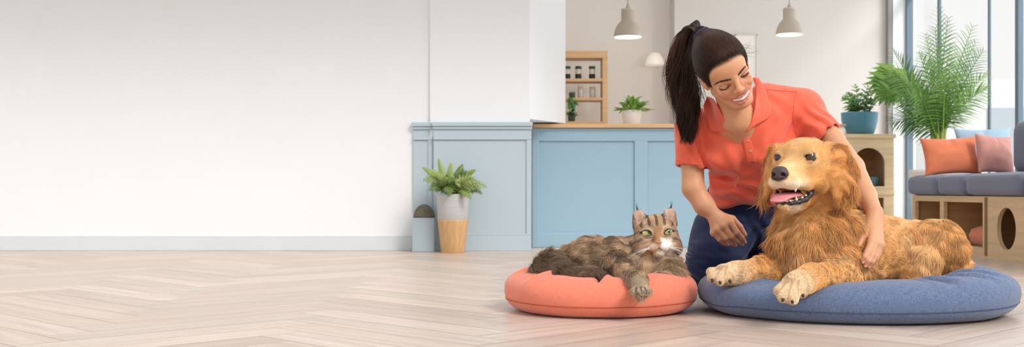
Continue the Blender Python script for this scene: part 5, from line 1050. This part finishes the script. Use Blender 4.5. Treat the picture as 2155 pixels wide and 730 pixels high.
    def folds(P_):
        d = 0
        for px, py, Y, ang_, wl, amp, rad in ((1495, 345, 3.78, .9, .052, .009, .08), (1540, 392, 3.84, .3, .04, .010, .10), (1620, 385, 3.84, -.3, .045, .009, .1), (1655, 280, 3.70, -1.0, .05, .010, .08), (1458, 315, 3.73, 1.2, .04, .008, .06), (1722, 258, 3.66, .8, .04, .007, .06), (1590, 350, 3.76, .6, .075, .008, .11), (1520, 300, 3.72, 1.3, .06, .007, .07), (1640, 225, 3.72, .9, .06, .005, .06)):
            c = D(px, py, Y); r2 = ((P_-c)**2).sum(1); ph = (P_[:, 0]-c[0])*math.sin(ang_)+(P_[:, 2]-c[2])*math.cos(ang_)+.02*vnoise(P_, 14); d = d+amp*np.sin(ph*2*math.pi/wl)*np.exp(-r2/rad**2)
        return d+.0035*fbm(P_, 11, 2)
    p, ff = polygonize(S, (.42, 3.4, .2), (1.3, 4.25, .85), .003, 1); nvs = vnormals(p, ff); p = p+nvs*(folds(p)*.8)[:, None]
    m_polo = mat('coral_pique', 'ef6a50', .8, sheen=.35, spec=.2, bump=.12, bscale=900, var=.03, vscale=60); shirt = mesh_np('polo_shirt', p, ff, m_polo, t)
    SS = SDF(); SS.p = [x for x in S.p if x[0] == 'u']; NB = SDF(); NB.p = list(SS.p); NB.cone(D(1540, 190, 3.64), D(1556, 262, 3.71), .056, .062, .012)
    m_col = m_polo
    patch(NB, ([(1488, 203), (1499, 203), (1509, 222), (1524, 250), (1543, 284)], [(1480, 224), (1489, 250), (1497, 278), (1515, 277.5), (1533, 274.5)]), .009, 24, 12, 'collar', m_col, shirt, .0035, .005, Ymax=3.75)
    patch(NB, ([(1584, 163), (1590, 174), (1592, 200), (1590, 228), (1581, 254), (1570, 279)], [(1596, 164), (1606, 178), (1617, 210), (1625, 243), (1604, 256), (1586, 263)]), .009, 24, 12, 'collar', m_col, shirt, .0035, .005, Ymax=3.75)
    patch(SS, ([(1545, 280), (1561, 286), (1567, 315), (1572.5, 343)], [(1566, 277), (1580, 291), (1586, 317), (1592, 342)]), .0035, 16, 6, 'placket', m_col, shirt, .003, .001)
    def seam(name, px, off=.001, r=.0011):
        px = np.array(px, float); L = np.r_[0, np.cumsum(np.linalg.norm(np.diff(px, axis=0), axis=1))]; u = np.linspace(0, L[-1], 24); g = np.stack([np.interp(u, L, px[:, i]) for i in (0, 1)], 1); c = trace(SS, g[:, 0], g[:, 1], 3.2, off); nv_ = np.stack([SS(c+e_) for e_ in np.eye(3)*.001], 1)-SS(c)[:, None]; nv_ /= np.linalg.norm(nv_, axis=1)[:, None]; c = c+nv_*(folds(c)*.8)[:, None]
        MB().tube([Vector(x) for x in c], r, 6).build(name, m_polo, shirt, smooth=True)
    seam('shoulder_seam', [(1614, 189), (1645, 190), (1676, 194)]); seam('armhole_seam', [(1679, 190), (1671, 215), (1669, 245), (1674, 272), (1684, 297)]); seam('armhole_seam', [(1487, 262), (1482, 290), (1486, 318)])
    seam('sleeve_seam', [(1421, 336), (1440, 341), (1462, 346), (1484, 347)])
    for x, y in ((1573, 296), (1579.5, 318)):
        c = trace(SS, x, y, 3.2, .0055)[0]; v = nrm(np.array([0, 0, H])-c); N_ = SDF(); xx = nrm(np.cross(v, [0, 0, 1])); N_.ell(c, (.0048, .0048, .0016), np.stack([xx, np.cross(v, xx), v], 1), .001); p, ff = polygonize(N_, c-.01, c+.01, .0007, 1); mesh_np('button', p, ff, mat('shirt_button', 'd98a66', .3), shirt)
    # ---------------------------------------------------------------- trousers
    T = SDF(); T.chain([D(1572, 418, 3.99), D(1570, 450, 4.02)], [.118, .13], .04, .04, flat=(0, 1, .2), fs=.85)
    T.chain([D(1540, 440, 4.02), D(1518, 500, 3.965), D(1504, 553, 3.90)], [.108, .1, .098], .04, .03); T.chain([D(1610, 440, 4.04), D(1632, 520, 4.06), D(1642, 562, 4.06)], [.105, .1, .095], .025, .03)
    T.chain([D(1504, 568, 3.92), D(1525, 548, 4.15), D(1540, 528, 4.42)], [.085, .075, .055], .03, .03); T.chain([D(1642, 572, 4.08), D(1640, 548, 4.25), D(1640, 528, 4.5)], [.08, .07, .055], .03, .03)
    def tf(P_):
        d = 0
        for px, py, Y, ang_, wl, amp, rad in ((1470, 560, 3.88, .4, .03, .006, .06), (1560, 500, 3.93, -.5, .05, .006, .1), (1520, 430, 3.95, .3, .05, .007, .08), (1540, 560, 3.88, -.2, .035, .006, .06), (1600, 480, 3.98, 1.2, .04, .006, .08)):
            c = D(px, py, Y); r2 = ((P_-c)**2).sum(1); ph = (P_[:, 0]-c[0])*math.sin(ang_)+(P_[:, 2]-c[2])*math.cos(ang_)+.02*vnoise(P_, 14); d = d+amp*np.sin(ph*2*math.pi/wl)*np.exp(-r2/rad**2)
        return d+.003*fbm(P_, 13, 2)
    p, ff = polygonize(T, (.4, 3.7, .0), (1.25, 4.75, .45), .0042, 1); p = p+vnormals(p, ff)*(tf(p))[:, None]; p[:, 2] = np.maximum(p[:, 2], .004)
    tr = mesh_np('trousers', p, ff, mat('navy_twill', '16244a', .75, sheen=.15, spec=.25, var=.08, vscale=40, bump=.1, bscale=800), t)
    for (x, y, Y), (x2, y2, Y2) in (((1540, 528, 4.44), (1543, 520, 4.60)), ((1640, 528, 4.52), (1640, 520, 4.68))):
        N_ = SDF(); a, b = D(x, y, Y), D(x2, y2, Y2); a[2], b[2] = .06, .045; N_.chain([a, (a+b)/2, b], [.045, .045, .035], .02, .01); N_.add(lambda P_: -(P_[:, 2]-.001), .004, 'i'); pp, fx = polygonize(N_, np.minimum(a, b)-.1, np.maximum(a, b)+.1, .004, 1); mesh_np('shoe', pp, fx, mat('dark_shoe', '2a2a2e', .6), t)
make_person()
w = bpy.data.worlds.new('world'); bpy.context.scene.world = w; w.use_nodes = True; bg = w.node_tree.nodes['Background']; bg.inputs[0].default_value = (1.0, 1.0, 1.0, 1); bg.inputs[1].default_value = .98
s = bpy.data.lights.new('sun', 'SUN'); s.energy = 2.0; s.angle = math.radians(20); s.color = (1, .96, .91); so = bpy.data.objects.new('sun', s); C.objects.link(so)
so.rotation_euler = Vector((-.55, .75, -.75)).to_track_quat('-Z', 'Y').to_euler()
cam = bpy.data.cameras.new('camera'); co = bpy.data.objects.new('camera', cam); C.objects.link(co); co.location = (0, 0, H); co.rotation_euler = (math.pi/2, 0, 0)
cam.sensor_width = 36; cam.lens = 36*F/2155; cam.shift_y = (HY-365)/2155; cam.dof.use_dof = True; cam.dof.focus_distance = 3.48; cam.dof.aperture_fstop = 7.0; cam.clip_end = 200
sc = bpy.context.scene; sc.camera = co; sc.view_settings.view_transform = 'Standard'; sc.view_settings.look = 'None'; sc.view_settings.gamma = 1; sc.view_settings.use_curve_mapping = False; sc.view_settings.exposure = .0
sc.cycles.use_denoising = True; sc.cycles.max_bounces = 8

for nm, loc, rot, sx, sy, en in (('daylight', (3.62, 8.7, 1.3), (0, math.pi/2, 0), 2.5, 2.6, 22), ('daylight', (3.62, 5.4, 1.3), (0, math.pi/2, 0), 2.5, 3.4, 45)):
    l = bpy.data.lights.new(nm, 'AREA'); l.shape = 'RECTANGLE'; l.size, l.size_y = sx, sy; l.energy = en; l.color = (.95, .98, 1); o = bpy.data.objects.new(nm, l); o.location = loc; o.rotation_euler = rot; C.objects.link(o)
